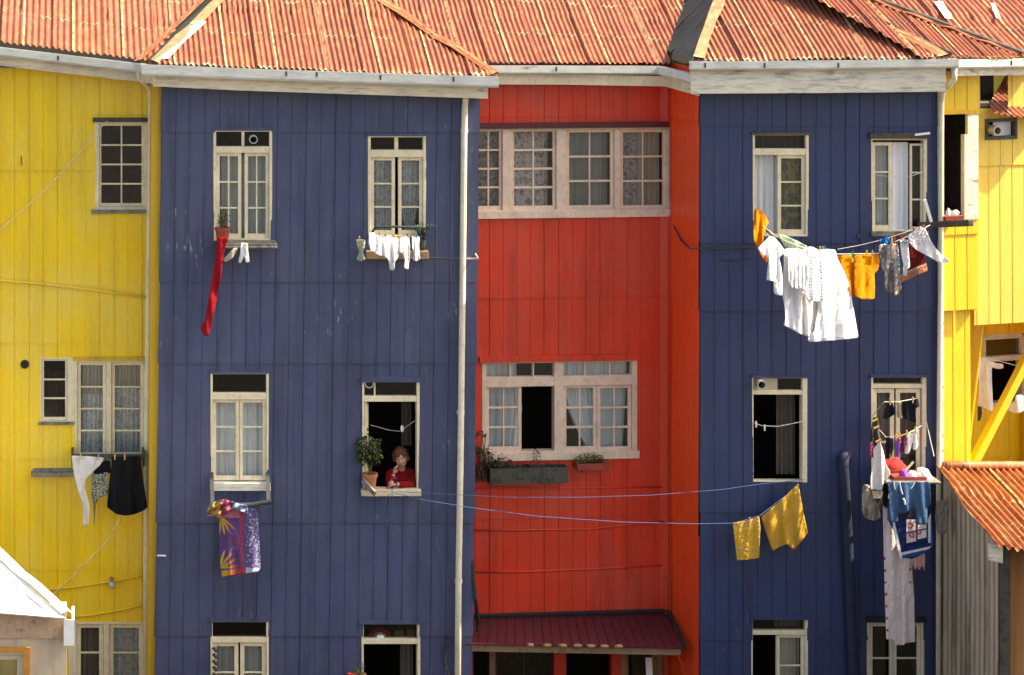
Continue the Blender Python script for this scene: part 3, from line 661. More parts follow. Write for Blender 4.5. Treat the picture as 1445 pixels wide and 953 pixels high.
window(NH, PN, rn['b'], (2, 5, 6, 3), None, [], [(1231, 201, 1260, 325, 1, 3), (1285, 203, 1303, 325, 1, 3, 'glass', 3)], [C2(1232, 205, 1258, 322, 'cur_white', folds=4), C2(1260, 202, 1284, 325, 'cur_solid', folds=2, d=.10)], sill=(1228, 326, 1309, 333, .07, 'grey_wood'), head=(1226, 187, 1309, 195, .07, 'dark_wood'))
window(NH, PN, rn['c'], (2, 7, 2, 2), (551, 557), [], [], [C2(1104, 560, 1131, 677, 'cur_brown', folds=4, d=.34)], panel=[(1064, 535, 1098, 551, 'beige_wall', .03)], head=(1059, 529, 1141, 533, .04, 'blue_r'))
vent(PN, 1071, 540.5, 6.2, .16, NH, 'zinc', .03)
window(NH, PN, rn['d'], (3, 6, 2, 3), (580, 587) if 0 else (542, 548), [], [(1232, 549, 1263, 702, 1, 2, 'glass', 6), (1265, 549, 1300, 702, 1, 2, 'glass', 6)], [C2(1233, 551, 1262, 700, 'cur_grey', folds=4), C2(1268, 551, 1299, 700, 'cur_brown', folds=4)], head=(1227, 528, 1309, 532, .05, 'blue_r'))
window(NH, PN, rn['e'], (2, 4, 2, 3), (890, 896), [], [(1096, 896, 1136, 1026, 1, 3)], [C2(1098, 875, 1136, 890, 'cur_cream', folds=6), C2(1099, 898, 1133, 1026, 'cur_cream', folds=4)], head=(1058, 869, 1142, 874, .04, 'blue_r'))
window(NH, PN, rn['f'], (4, 4, 3, 3), None, [], [(1227, 880, 1261, 1027, 1, 3), (1261, 880, 1300, 1027, 1, 3)], [], head=(1222, 870, 1306, 877, .06, 'matte'))
en = [U(975, 87, -.42), U(1160, 86, -.42), U(1353, 83.5, -.42)]
gutter(en, NH, [U(p, 87, -.42) for p in (995, 1079, 1183)], 1.0); fascia([U(977, 87, -.42), U(1160, 86, -.42), U(1338, 84, -.42)], NH, .34, drop=.12, two=.12)
NS = Slope(U(975, 85, -.38), U(1352, 82, -.38), .4, 0)
corr('roof', NS, [(979, 85.5), (1340, 82.5), (1032, -63)], M['rust_r'], NH, pitch=.078, sheet=.72, row=1.9, seed=9)
A2 = NS.px(1032, -63); L2 = NS.px(979, 85.5); R2 = NS.px(1340, 82.5)
hip_face(A2, L2, 'hip_roof', M['slate'], NH); hip_face(A2, R2, 'hip_roof', M['rust_r'], NH)
m = MB(); m.face(A2, Vector((L2.x, 2*A2.y - L2.y, L2.z)), Vector((R2.x, 2*A2.y - R2.y, R2.z))); m.build('rear_roof', M['rust'], NH)
cap(L2, A2, Vector((-.03, 0, -.03)), side(NS, L2, .15), M['hip_cap'], NH, seed=7)
cap(R2, A2, side(NS, R2, -.16), Vector((.05, 0, -.05)), M['hip_cap'], NH, seed=9)
# flues and pipes of the navy house
mb = MB(); mb.tube([U(1192, 643, .02), U(1192, 643, -.06), U(1191, 646, -.10), U(1190, 656, -.12), U(1192, 690, -.11), U(1198, 800, -.11), U(1205, 960, -.11), U(1207, 1150, -.11)], .075, 14)
mb.tube([U(1192, 643, .0), U(1192, 643, -.03)], .12, 14)
mb.build('flue_pipe', M['flue'], NH, smooth=True)
pipe([(1347, 97, -.36), (1347, 112, -.34), (1338, 122, -.24), (1330, 130, -.12), (1328.5, 150, -.09), (1328, 330, -.09), (1326, 520, -.09), (1324.5, 700, -.09), (1324, 1000, -.09)], 0, .036, NH, joints=[(1347, 105), (1330, 134), (1328, 332)])
for pts in ([(945, 307), (966, 350), (975, 351), (1058, 350)],):
    mb = MB(); p = [PR.px(945, 307, -.02), U(962, 340, .75), U(974, 351, -.03), U(1010, 351, -.03), U(1064, 350, -.03)]
    mb.tube(p, .012, 6); tag(mb.build('cable', M['cable']), 'dark cable running from the red wall corner under the upper laundry window', 'cable')
# ================================================================== right yellow house
F = 17
PE = Plane(13.27, .06, F)
EH = empty('yellow_house', 'sunlit yellow house at the far right, with a dark balcony window, diagonal brace and undercroft', 'house', (14, 1, -3.2), DWELL)
def pw(pl, x0, y0, x1, y1, opens, mat, d=0.0, pitch=.2, seams=(), seed=0, name='wall', off=0.0):
    a, z1 = pl.uz(x0, y0, d); b, z0 = pl.uz(x1, y1, d); p, q = pl.P(a, d, 0), pl.P(b, d, 0)
    hs = []
    for o in opens:
        u0, zb = pl.uz(o[0], o[1], d); u1, za = pl.uz(o[2], o[3], d); hs.append((u0 - a, u1 - a, za, zb))
    return wall([(p.x, p.y), (q.x, q.y)], 0, z0, z1, hs, mat, EH, pitch, seams, name=name, seed=seed, off=off)
pw(PE, 1318, 96, 1380, 436, [(1331, 159, 1362, 309)], M['yellow_r'], 0, .21, [6.2], 11, off=.08)
pw(PE, 1374, 96, 1640, 443, [(1390, 169, 1433, 195), (1382.5, 106, 1422, 152)], M['yellow_pale'], .18, .2, [7.13], 12)
m = MB(); a, z1 = PE.uz(1380, 96); _, z0 = PE.uz(1380, 436); m.lb(PE, a - .02, a + .012, z0 - .02, z1, .012, .176); m.build('corner_board', M['yellow_r'], EH)
# dark balcony room behind the opening, the weathered post, the sill board
def ebox(name, mat, x0, y0, x1, y1, d0, d1, at=0.0, parent=None, label=None):
    mb = MB(); mb.pb(PE, x0, y0, x1, y1, d0, d1, at); return mb.build(name, M[mat], parent or EH, label=label)
m = MB(); u0, zt = PE.uz(1331, 156); u1, zb = PE.uz(1378, 311)
m.lb(PE, u0 - .3, u1, zb - .05, zb, .02, .17); m.lb(PE, u0 - .3, u1 + 1.0, zt, zt + .05, .2, 2.4); m.lb(PE, u0 - .3, u1 + 1.0, zb - .05, zb, .2, 2.4); m.lb(PE, u0 - .3, u1 + 1.0, zb, zt, 2.4, 2.45); m.lb(PE, u1 + .3, u1 + .35, zb, zt, .2, 2.4); m.build('interior', M['interior'], EH)
ebox('door_post', 'white_trim', 1364, 161, 1379, 309, -.03, .02); ebox('door_post', 'cream', 1359, 190, 1364, 309, -.035, .05)
ebox('drip_board', 'yellow_trim', 1328, 156, 1381, 160, -.04, .01); ebox('corner_board', 'white_trim', 1320, 128, 1326, 660, -.10, -.02)
wv = MB(); wv.pb(PE, 1389, 168, 1434, 171, .15, .3, .18); wv.pb(PE, 1389, 193, 1434, 196, .15, .3, .18); wv.pb(PE, 1389, 171, 1391, 193, .15, .3, .18); wv.pb(PE, 1431, 171, 1434, 193, .15, .3, .18)
wv = wv.build('window', M['dark_wood'], EH, label='small high window with a flue pipe stub')
g = MB(); g.pb(PE, 1405, 172, 1430, 192, .24, .25, .18); g.build('louvre', M['cur_solid'], wv)
g = MB(); g.pb(PE, 1389, 169, 1434, 195, .5, .52, .18); g.build('backing', M['matte'], wv)
class P3: pass
pv = Plane(PE.P(0, .18, 0).x, PE.P(0, .18, 0).y, F)
vent(pv, 1397, 183, 7, .18, EH)
# lower storey: sunlit pier, dark return, recessed wall, floor underside
a, _ = PE.uz(1318, 437, .10); b, zt = PE.uz(1369, 437, .10)
p, q = PE.P(a, .10, 0), PE.P(b, .10, 0); r = PE.P(b, 1.5, 0)
wall([(p.x, p.y), (q.x, q.y), (r.x, r.y)], 0, -3.2, zt, [], M['yellow_r'], EH, .205, [2.2], seed=14, off=.06)
a2, z2 = PE.uz(1372, 443, 1.5); b2, _ = PE.uz(1640, 443, 1.5); p, q = PE.P(b - .02, 1.5, 0), PE.P(b2, 1.5, 0)
ua, zz1 = PE.uz(1388, 474, 1.5); ub, zz0 = PE.uz(1445, 572, 1.5)
wall([(p.x, p.y), (q.x, q.y)], 0, -3.2, 6, [(ua - b + .02, ub - b + .02, zz0, zz1)], M['yellow'], EH, .205, [2.6], seed=15)
m = MB(); c0, zc0 = PE.uz(1373, 443, .18); c1, _ = PE.uz(1640, 443, .18); m.lb(PE, c0, c1, zc0 + .005, zc0 + .12, .20, 1.6); m.build('floor_underside', M['yellow_trim'], EH)
lo = Plane(PE.P(0, 1.5, 0).x, PE.P(0, 1.5, 0).y, F)
window(EH, lo, (1387, 473, 1446, 573), (4, 4, 4, 4), (504, 508), [], [], [], mat='gutter', label='dark lower window behind the brace')
m = MB(); m.lb(PE, PE.uz(1545, 500)[0], PE.uz(1545, 500)[0] + .12, -3.2, zc0, .3, 1.49); m.lb(PE, b2 - .1, b2, -3.2, 8.4, .3, 6); m.build('sun_block_wall', M['yellow'], EH)  # unseen walls added at the right to keep sun off recess and rooms
m = MB(); m.lb(PE, b, b2, -3.2, 6, 3.2, 3.25); m.lb(PE, b, b2 - .11, 5.2, 5.25, 1.6, 3.19); m.build('interior', M['interior'], EH)
m = MB(); m.beam(PE.px(1368, 664, .30), PE.px(1452, 500, .30), .12, .11); m.build('brace', M['yellow_r'], EH)
m = MB(); m.tube([PE.px(1389, 444, .3), PE.px(1369, 618, .25)], .012, 6); m.build('conduit', M['yellow_r'], EH)
m = MB(); m.lb(lo, *(lo.uz(1437, 590)[0], lo.uz(1470, 590)[0], 2.2, 3.4), -.2, -.01); m.build('meter_box', M['yellow_trim'], EH)
ee = [U(1352, 84.5, -.30), U(1400, 84, .03), U(1480, 83.5, .34)]
gutter(ee, EH, [U(1427, 84, -.1)], 1.0); fascia(ee, EH, .12, drop=.115, soffit=.3)
ES = Slope(U(1330, 82, -.33), U(1440, 81, .18), .4, 7)
corr('roof', ES, [(1300, 82.3), (1440, 81), (1225, 0), (1080, -55), (1040, -64)], M['rust_r'], EH, pitch=.078, sheet=.7, row=1.9, seed=21)
cap(ES.px(1441, 80.5), ES.px(1225, 0), side(ES, None, -.13) if 0 else Vector((-.09, 0, .012)), Vector((.06, 0, -.06)), M['hip_cap'], EH, seed=12)
cap(ES.px(1225, 0), ES.px(1060, -62), Vector((-.13, 0, .012)), Vector((.06, 0, -.06)), M['hip_cap'], EH, seed=13)
mb = MB(); mb.tube([p + Vector((.02, 0, .06)) for p in lin(ES.px(1441, 80.5), ES.px(1225, 0), 9)] + [ES.px(1060, -62) + Vector((0, 0, .06))], .032, 6); mb.build('ridge_bar', M['dark_wood'], EH)
mb = MB(); mb.tube([p + Vector((.03, 0, .06)) for p in lin(R2, A2, 12)], .03, 6); mb.build('ridge_bar', M['dark_wood'], NH)
FS = Slope(U(1300, 84, .75), U(1445, 84, .95), .4, 5)
corr('roof', FS, [(1080, 84), (1640, 84), (1640, -100), (1000, -100)], M['rust_r'], EH, pitch=.09, sheet=.74, row=1.35, seed=22)
for q in ([(1318, 10), (1330, 9), (1344, 34), (1334, 33)], [(1398, 12), (1404, 12), (1412, 33), (1406, 33)]): strip('roof_patch', [FS.px(*q[0]), FS.px(*q[3])], [FS.px(*q[1]), FS.px(*q[2])], M['white_metal'], EH, .075)
CS = Slope(U(1400, 164, .20), U(1445, 168, .34), .42, 14)
corr('canopy_roof', CS, [(1396, 150), (1401, 163), (1447, 168), (1490, 172), (1490, 98), (1425, 98)], M['rust_r'], EH, pitch=.1, sheet=.9, row=3, seed=23)
ebox('soffit', 'matte', 1376, 100, 1440, 160, .8, .85, .18)  # black plate behind the wall hole, painted shade under the canopy

# ================================================================== shed at the lower right
SH = empty('tin_shed', 'zinc walled shed with a rusty lean-to roof in front of the right yellow house', 'shed', (14, -1.2, -3.2))
TS = Slope(U(1403, 772, -3.0), U(1560, 806, -3.0), .145, 0)
tl = TS.px(1320, 657); tr = U(1640, 657, 0)
corr('roof', TS, [(1318, 656), (1404, 771), (1640, 822), (1640, 656)], M['rust_shed'], SH, pitch=.115, amp=.03, sheet=.8, row=2.1, seed=31)
mb = MB(); a = TS.px(1333, 662); b = TS.px(1640, 662); mb.tube(lin(a + Vector((0, 0, .05)), b + Vector((0, 0, .05))), .06, 10)
for i in range(len(mb.v)): mb.uv[i] = (mb.v[i].x, mb.v[i].y)
mb.build('ridge_cap', M['hip_cap'], SH, smooth=True)
x0 = tl.x + .10; mb = MB(); n = 190; prev = None
yb, yf = .25, -2.35
for i in range(n + 1):
    y = yf + (yb - yf) * i / n; x = x0 + .020 * math.sin(2 * math.pi * (y - yf) / .19)
    r = [mb.pt((x, y, -3.2)), mb.pt((x, y, .2)), mb.pt((x + .008, y, 1.6)), mb.pt((x, y, TS.z(x, y) - .03))]
    if prev:
        for j in range(3): mb.f.append([r[j], prev[j], prev[j+1], r[j+1]])
    prev = r
mb.build('wall', M['zinc_sheet'], SH, smooth=True, recalc=False, label='bare zinc corrugated wall')
mb = MB(); mb.box(x0 + .05, x0 + 5, yf - .03, yf + .03, -3.2, TS.z(x0, yf) - .06); mb.build('wall', M['orange_wall'], SH, label='orange brown boarded front wall')
mb = MB(); mb.box(x0 - .02, x0 + .12, yf - .10, yf - .035, -3.2, TS.z(x0, yf) - .05); mb.build('corner_post', M['dark_wood'], SH)
mb = MB(); a = TS.px(1397, 766); mb.hexa([a + Vector(v) for v in ((0, .06, -.24), (.19, .06, -.29), (.19, .06, -.04), (0, .06, -.03), (0, .10, -.24), (.19, .10, -.29), (.19, .10, -.04), (0, .10, -.03))]); mb.build('barge_board', M['white_trim'], SH)
mb = MB(); mb.box(x0 + .2, x0 + 5, yf - .5, yf - .46, TS.z(x0, yf - .5) - .16, TS.z(x0, yf - .5) - .05); mb.build('eave_beam', M['dark_wood'], SH)

# ================================================================== white roofed house at the lower left
WH = empty('white_roofed_house', 'small beige house with a bright white hipped roof in the lower left corner', 'house', (0, -4, -3.2))
WS = Slope(U(0, 866, -4.4), U(88, 874, -4.4), .55, 0)
c0 = WS.px(92, 873); c1 = WS.px(0, 790); c2 = c0.lerp(c1, 3.0); l0 = WS.px(-260, 845)
mb = MB(); mb.face(l0, c0, c2); mb.face(c0, Vector((c2.x + .5, c2.y + .6, c0.z)), c2); mb.face(l0, c2, Vector((l0.x, 2*c2.y - l0.y, l0.z)))
mb.build('roof', M['white_metal'], WH, solid=.02)
cap(c0.lerp(c2, .004) + Vector((.03, 0, .04)), c2, Vector((-.06, 0, -.01)), Vector((.10, 0, -.02)), M['white_metal'], WH, seed=3, up=.02)
mb = MB(); mb.tube([p + Vector((-.16, 0, .02)) for p in lin(c0.lerp(c2, .02), c2, 24, .012, 5)], [.012 + .012 * (i % 3) for i in range(24)], 6); mb.build('sealant', M['gutter'], WH)
PW = Plane(c0.x, -4.15)
wx1, _ = PW.uz(94, 880); mb = MB(); zt = WS.p.z + .03
_, zw = PW.uz(40, 915); ox, _ = PW.uz(40, 915)
mb.lb(PW, -6, ox - .45, -3.2, zw, .0, .12); mb.lb(PW, ox + .0, wx1, -3.2, zw, .0, .12); mb.lb(PW, -6, wx1, zw, zt, .0, .12); mb.lb(PW, wx1 - .12, wx1, -3.2, zt - .12, .125, .6)
mb.build('wall', M['beige_wall'], WH)
mb = MB(); mb.pb(PW, -200, 864, 92, 900, -.03, -.002); mb.build('fascia', wood('pink board', (.62, .42, .28), (.3, .2, .14), amt=.42), WH)
mb = MB(); mb.pb(PW, 90, 868, 105, 904, -.22, -.19); mb.pb(PW, 101.5, 868, 105, 904, -.185, .4); mb.build('gutter', M['white_metal'], WH)
window(WH, PW, (-60, 914, 41, 1060), (8, 8, 9, 5), sashes=[(-52, 923, -10, 1050, 1, 2, 'glass', 6), (-10, 923, 33, 1050, 1, 2, 'glass', 9)], curtains=[(-52, 925, 30, 1050, 'cur_grey', dict(folds=12, d=.12))], mat='cream', fd=(-.03, .1))
mb = MB()
for r in ((-66, 912, 42, 919), (34, 919, 42, 1060)): mb.pb(PW, *r, -.06, -.032)
mb.build('window_trim', M['orange_trim'], WH)
# ================================================================== laundry, plants, lines, the woman
def crop(ox, oy, s, pts): return [(ox + x / s, oy + y / s) for x, y in pts]
def inside(p, poly):
    x, y = p; c = False
    for (a, b), (e, f) in zip(poly, poly[1:] + poly[:1]):
        if (b > y) != (f > y) and x < (e - a) * (y - b) / (f - b) + a: c = not c
    return c
def edge_dist(p, poly):
    P = Vector((p[0], p[1])); best = 1e9
    for a, b in zip(poly, poly[1:] + poly[:1]):
        A_, B_ = Vector(a), Vector(b); t = max(0, min(1, (P - A_).dot(B_ - A_) / max((B_ - A_).length_squared, 1e-9))); best = min(best, (P - A_ - (B_ - A_) * t).length)
    return best
CN = [0]
def cl(name, poly, y, mat, label, cat, group=None, fold=.03, nf=3, step=None, tilt=0.0, colfn=None, dirv=0.0, parent=None, thick=.004, wr=.016, loc=None):
    """hanging cloth: outline in pixels at distance y, filled with a fine mesh, folded and wrinkled, given thickness"""
    CN[0] += 1; sd = CN[0] * 7.3
    xs = [p[0] for p in poly]; ys = [p[1] for p in poly]; W = max(xs) - min(xs); H = max(ys) - min(ys)
    step = step or max(1.1, min(2.2, min(W, H) / 12))
    # softened outline: resample the edges
    ol = []
    for a, b in zip(poly, poly[1:] + poly[:1]):
        n = max(1, int(math.hypot(b[0]-a[0], b[1]-a[1]) / step))
        for i in range(n):
            t = i / n; ol.append((a[0] + (b[0]-a[0]) * t, a[1] + (b[1]-a[1]) * t))
    N_ = len(ol); sm = []
    for i in range(N_):
        p, q, r = ol[i-1], ol[i], ol[(i+1) % N_]; sm.append(((p[0]+2*q[0]+r[0])/4, (p[1]+2*q[1]+r[1])/4))
    ol = sm
    pts = [Vector(p) for p in ol]
    yy = min(ys) + step * .5; k = 0
    while yy < max(ys):
        xx = min(xs) + (step * .5 if k % 2 else 0)
        while xx < max(xs):
            if inside((xx, yy), ol) and edge_dist((xx, yy), ol) > step * .5: pts.append(Vector((xx, yy)))
            xx += step
        yy += step * .87; k += 1
    r = delaunay_2d_cdt(pts, [], [list(range(N_))], 1, 1e-5)
    mb = MB(); cols = []
    for v in r[0]:
        t = (v.y - min(ys)) / max(H, 1); s_ = (v.x - min(xs)) / max(W, 1)
        a = fold * (.25 + .75 * t)
        d = a * math.sin(2 * math.pi * nf * (s_ + dirv * t) + sd) + a * .5 * math.sin(2 * math.pi * nf * 1.73 * (s_ - .15 * t) + sd * 1.7)
        d += 1.3 * wr * noise.noise((v.x * .13, v.y * .035, sd)) + wr * .8 * noise.noise((v.x * .34 + v.y * .12, v.y * .05, sd + 5)) + wr * .4 * noise.noise((v.x * .5, v.y * .4, sd + 9)) + tilt * t
        yv = y(v.x, v.y) if callable(y) else y
        mb.v.append(U(v.x, v.y, yv + d)); cols.append(colfn(v.x, v.y, s_, t) if colfn else (1, 1, 1))
    mb.f = [list(f) for f in r[2]]
    if colfn: mb.col = cols
    return mb.build(name, mat, parent, smooth=True, label=label, cat=cat, group=group, solid=thick, loc=loc)
CL = {k: cloth(*v) for k, v in dict(
    white=('white cotton', (.88, .86, .87), None, .35), cream=('ivory cloth', (.66, .62, .52), None, .25), orange=('orange terry', (.80, .25, .008), None, .25),
    green=('pale green cloth', (.58, .72, .48), None, .3), black=('black cloth', (.010, .010, .014), None, 0), red=('crimson knit', (.27, .006, .014), None, 0),
    beige=('beige sock', (.48, .40, .34), None, .1), sockgreen=('grey green sock', (.42, .44, .32), None, .1), maroon=('maroon cloth', (.16, .012, .010), None, 0),
    brown=('rust brown lining', (.42, .13, .06), None, 0), blue=('bright blue cloth', (.01, .20, .60), None, .1), jeans=('blue denim', (.05, .10, .20), None, 0),
    navy=('navy towel', (.012, .022, .09), None, 0), purple=('purple knit', (.26, .08, .42), None, 0), plum=('plum knit', (.14, .02, .09), None, 0), magenta=('magenta knit', (.35, .03, .16), None, 0),
    yellow=('yellow towel', (.70, .40, .06), None, .25), pink=('pale pink sheet', (.80, .62, .60), None, .25), peach=('peach fringe', (.62, .36, .28), None, .15),
    greybag=('grey cloth bag', (.42, .37, .30), None, .1), darkgrey=('dark grey knit', (.05, .048, .05), None, 0), redcloth=('red cloth', (.45, .03, .03), None, 0)).items()}
CL['lace'] = cloth('white lace', (.86, .83, .84), (.66, .62, .66), .35, 34, 'lace')
CL['leopard'] = cloth('spotted cloth', (.36, .36, .27), (.035, .04, .035), 0, 60)
CL['vc'] = cloth('printed cloth', (1, 1, 1), None, .15, 30, 'vc')
_g = G('silver plastic'); M['silver'] = _g.set_p(Base__Color=_g.mix(_g.ramp(_g.noise(9, (1, 1, .4)), .35, .6), (.16, .13, .12), (.50, .46, .45)), Roughness=.22, Metallic=.5, Normal=_g.bump(_g.noise(12, (1, 1, .4), 3), .9, .03))
LINE = 'laundry on the upper clothesline of the navy house'
Z1 = lambda pts: crop(1040, 280, 4.54, pts)
yl = -1.0
yL = lambda o: (lambda x, y: -1.34 + .0029 * (x - 1070) + o)
yl2 = lambda o: (lambda x, y: -.80 + .0026 * (x - 515) + o)
cl('orange_towel', Z1([(112,70),(150,72),(182,112),(203,158),(186,185),(178,225),(168,262),(182,330),(196,398),(190,420),(168,385),(150,360),(130,318),(110,272),(104,200),(108,120)]), lambda x, y: -.35 - .5 * (y - 295) / 80, CL['orange'], 'crumpled orange towel hanging from the left jamb of the sheer curtained window', 'towel', LINE, .05, 2, dirv=.4)
cl('shirt', Z1([(130,322),(172,280),(210,240),(240,250),(275,290),(312,345),(290,362),(268,378),(282,430),(290,500),(292,560),(290,627),(262,622),(236,610),(234,530),(212,528),(188,525),(194,460),(205,385),(165,362)]), yL(-.04), CL['white'], 'small white shirt at the left end of the upper clothesline', 'shirt', LINE, .03, 3, tilt=-0.35)
cl('nightgown', Z1([(295,330),(330,318),(400,330),(455,320),(480,400),(490,560),(525,660),(515,740),(480,860),(478,890),(440,882),(395,865),(350,838),(318,822),(296,815),(312,770),(305,690),(290,620),(296,500),(300,400)]), yL(.03), CL['white'], 'long white nightgown hanging lowest left beside the white sheet', 'nightgown', LINE, .05, 3, tilt=-0.45)
cl('blouse', Z1([(325,322),(380,322),(455,335),(474,400),(470,470),(448,560),(438,600),(410,582),(382,578),(362,584),(332,545),(330,430)]), yL(-.06), CL['white'], 'gathered white blouse hung over the nightgown on the upper clothesline', 'blouse', LINE, .035, 6, tilt=-0.35)
cl('pillowcase', Z1([(262,240),(285,230),(330,248),(390,275),(452,308),(446,335),(400,332),(350,322),(308,318),(285,275)]), yl - .09, CL['green'], 'pale green folded cloth on the upper clothesline', 'cloth', LINE, .02, 2)
def dotfn(x, y, s_, t):
    gx, gy = x / 4.3, y / 4.3; i, j = math.floor(gx), math.floor(gy); r = random.Random(i * 131 + j * 17)
    ox, oy = .35 + .3 * r.random(), .35 + .3 * r.random(); return (.05, .04, .08) if math.hypot(gx - i - ox, gy - j - oy) < .21 else (.88, .86, .86)
cl('dotted_blouse', Z1([(455,310),(485,312),(520,330),(545,400),(552,540),(562,670),(510,660),(456,652),(442,590),(458,520),(470,450),(452,380)]), yL(-.075), CL['vc'], 'white blouse with small dark dots on the upper clothesline', 'blouse', LINE, .02, 2, step=.75, colfn=dotfn, tilt=-0.4)
def hemfn(x, y, s_, t): return (.80, .80, .82)
big = cl('bed_sheet', Z1([(520,332),(575,325),(630,330),(645,390),(672,440),(702,505),(718,560),(732,620),(755,760),(777,882),(772,896),(620,910),(462,922),(450,902),(472,875),(492,850),(510,750),(522,680),(545,600),(540,450)]), lambda x, y: -1.08 - .0036 * (y - 350) + .0025 * (x - 1180), CL['white'], 'large white sheet, widest piece on the upper clothesline', 'sheet', LINE, .035, 2)
m = MB(); m.tube([U(*p, -1.15 - .0036 * (p[1] - 350) + .0025 * (p[0] - 1180)) for p in Z1([(462,908),(540,900),(620,894),(700,886),(768,880)])], .005, 5); m.build('hem', M['blue_rope'], big)
cl('orange_shorts', Z1([(640,368),(690,366),(742,362),(750,440),(752,540),(748,632),(728,628),(716,560),(700,500),(672,450),(655,410)]), yl, CL['orange'], 'orange cloth partly behind the right edge of the white sheet', 'towel', LINE, .03, 1, wr=.02, tilt=-0.3)
cl('orange_cloth', Z1([(750,367),(800,360),(860,362),(905,355),(912,400),(905,455),(878,485),(884,560),(882,645),(845,648),(800,646),(755,628),(748,540),(748,450)]), yl - .03, CL['orange'], 'orange cloth with scalloped hem, pegged left of the grey plastic bag', 'towel', LINE, .025, 1, wr=.02, tilt=-0.3)
cl('plastic_bag', Z1([(905,297),(960,292),(1030,290),(1040,400),(1050,530),(1056,588),(1040,612),(1015,627),(985,610),(948,584),(940,500),(918,400)]), yl - .04, M['silver'], 'crinkled silver grey plastic bag pegged on the upper clothesline', 'bag', LINE, .05, 2, wr=.06, dirv=.4)
cl('blue_cloth', Z1([(910,266),(935,258),(962,246),(985,262),(1005,275),(985,290),(950,288),(920,290)]), yl + .02, CL['blue'], 'small bright blue cloth above the grey plastic bag', 'cloth', LINE, .015, 2)
def stripefn(x, y, s_, t):
    k = (y - 340) + .45 * (x - 1270); k2 = k % 2.6
    return (.02, .02, .06) if 1 < k < 8.5 and k2 < 1.15 else (.82, .80, .82)
cl('sock', Z1([(1042,268),(1068,264),(1096,270),(1100,340),(1106,400),(1108,440),(1088,462),(1086,498),(1064,496),(1062,450),(1066,430),(1052,350)]), yl - .07, CL['vc'], 'white sock with three dark stripes at its cuff', 'sock', LINE, .015, 1, step=.9, colfn=stripefn)
def bagfn(x, y, s_, t):
    k = y + .42 * (x - 1290); return (.40, .17, .10) if k > 381 else ((.62, .36, .26) if k > 378.5 else (.12, .010, .012))
cl('maroon_bag', Z1([(1095,290),(1140,310),(1192,342),(1208,400),(1222,465),(1140,500),(1055,540),(1045,500),(1092,452),(1110,390)]), yl + .03, CL['vc'], 'maroon bag with a brown base behind the striped sock', 'bag', LINE, .015, 1, step=1.1, colfn=bagfn)
def patfn(x, y, s_, t):
    v = noise.noise((x * .8, y * .8, 3)); return (.30, .30, .45) if t < .5 and v > .28 else ((.6, .3, .35) if t < .5 and v < -.36 else (.82, .80, .82))
cl('pillow_slip', Z1([(1092,242),(1130,212),(1180,186),(1205,195),(1222,228),(1240,272),(1270,315),(1300,355),(1360,396),(1360,408),(1300,416),(1225,372),(1150,332),(1104,288)]), yl - .12, CL['vc'], 'white flower printed cloth drawn to a point at the right end of the upper clothesline', 'cloth', LINE, .03, 2, step=1.1, colfn=patfn, dirv=.3)
# clothesline, pole, stick
def rope(name, pts, r, mat, label, cat, group=None, n=6, parent=None):
    mb = MB(); mb.tube(pts, r, n); o = mb.build(name, M[mat], parent, label=label, cat=cat, group=group); return o
rope('clothesline', [U(1068, 312, -.25), U(1092, 332, -1.0), U(1110, 341, -1.23), U(1140, 352, -1.14), U(1180, 359, yl), U(1242, 358, yl), U(1262, 342, yl), U(1290, 330, yl), U(1312, 318, -.9)], .007, 'white_rope', 'sagging pale clothesline along the front of the upper navy windows', 'clothesline', 'clotheslines')
rope('clothesline', [U(1182, 352, -.6), U(1215, 346, -.62), U(1243, 339, -.65), U(1275, 329, -.7), U(1305, 318, -.7)], .005, 'white_rope', 'thin taut string above the orange cloths', 'clothesline', 'clotheslines')
pa, pb_ = U(1298, 318, -.02), U(1370, 315, -1.6)
m = MB(); m.beam(pa, pb_, .075, .085); m.build('clothes_pole', M['dark_wood'], label='thick dark wooden pole jutting out under the upper right window', cat='pole', bevel=.006)
m = MB(); m.beam(U(1314, 313, -.95), U(1305, 282, -.98), .04, .03, Vector((0, 1, 0))); m.build('stick', M['white_metal'], label='short white stick standing on the thick dark pole', cat='stick')
m = MB(); m.tube([U(1076, 318, -.02), U(1086, 328, -.5), U(1094, 336, -1.1)], .025, 8); m.build('line_bracket', M['grey_wood'], label='short wooden bracket holding the left end of the upper clothesline', cat='bracket')

# clothes pegs, one shape copied
PEG = {}
def peg(px_, py_, y, col, label, tiltv=0.0, h=.085, group='clothes pegs'):
    if 'o' not in PEG:
        mb = MB(); mb.box(-.009, .009, -.012, -.002, -.05, .035); mb.box(-.009, .009, .002, .012, -.05, .035); mb.box(-.011, .011, -.006, .006, -.012, .0)
        mb.v = [v.copy() for v in mb.v]
        PEG['o'] = mb.build('clothes_peg', flat('peg ' + col[0], col[1], .5), loc=(0, 0, 0)); PEG[col[0]] = PEG['o'].data; o = PEG['o']
    else:
        o = PEG['o'].copy(); COL.objects.link(o)
        if col[0] not in PEG:
            me = PEG['o'].data.copy(); me.materials.clear(); me.materials.append(flat('peg ' + col[0], col[1], .5)); PEG[col[0]] = me
        o.data = PEG[col[0]]
    o.location = U(px_, py_, y); o.rotation_euler = (0, tiltv, 0); tag(o, label, 'clothes peg', group); return o
YE, GR, RE, BL, WO, OR = ('yellow', (.75, .50, .03)), ('green', (.03, .30, .10)), ('red', (.55, .03, .04)), ('blue', (.03, .20, .55)), ('wood', (.55, .38, .2)), ('orange', (.8, .4, .05))
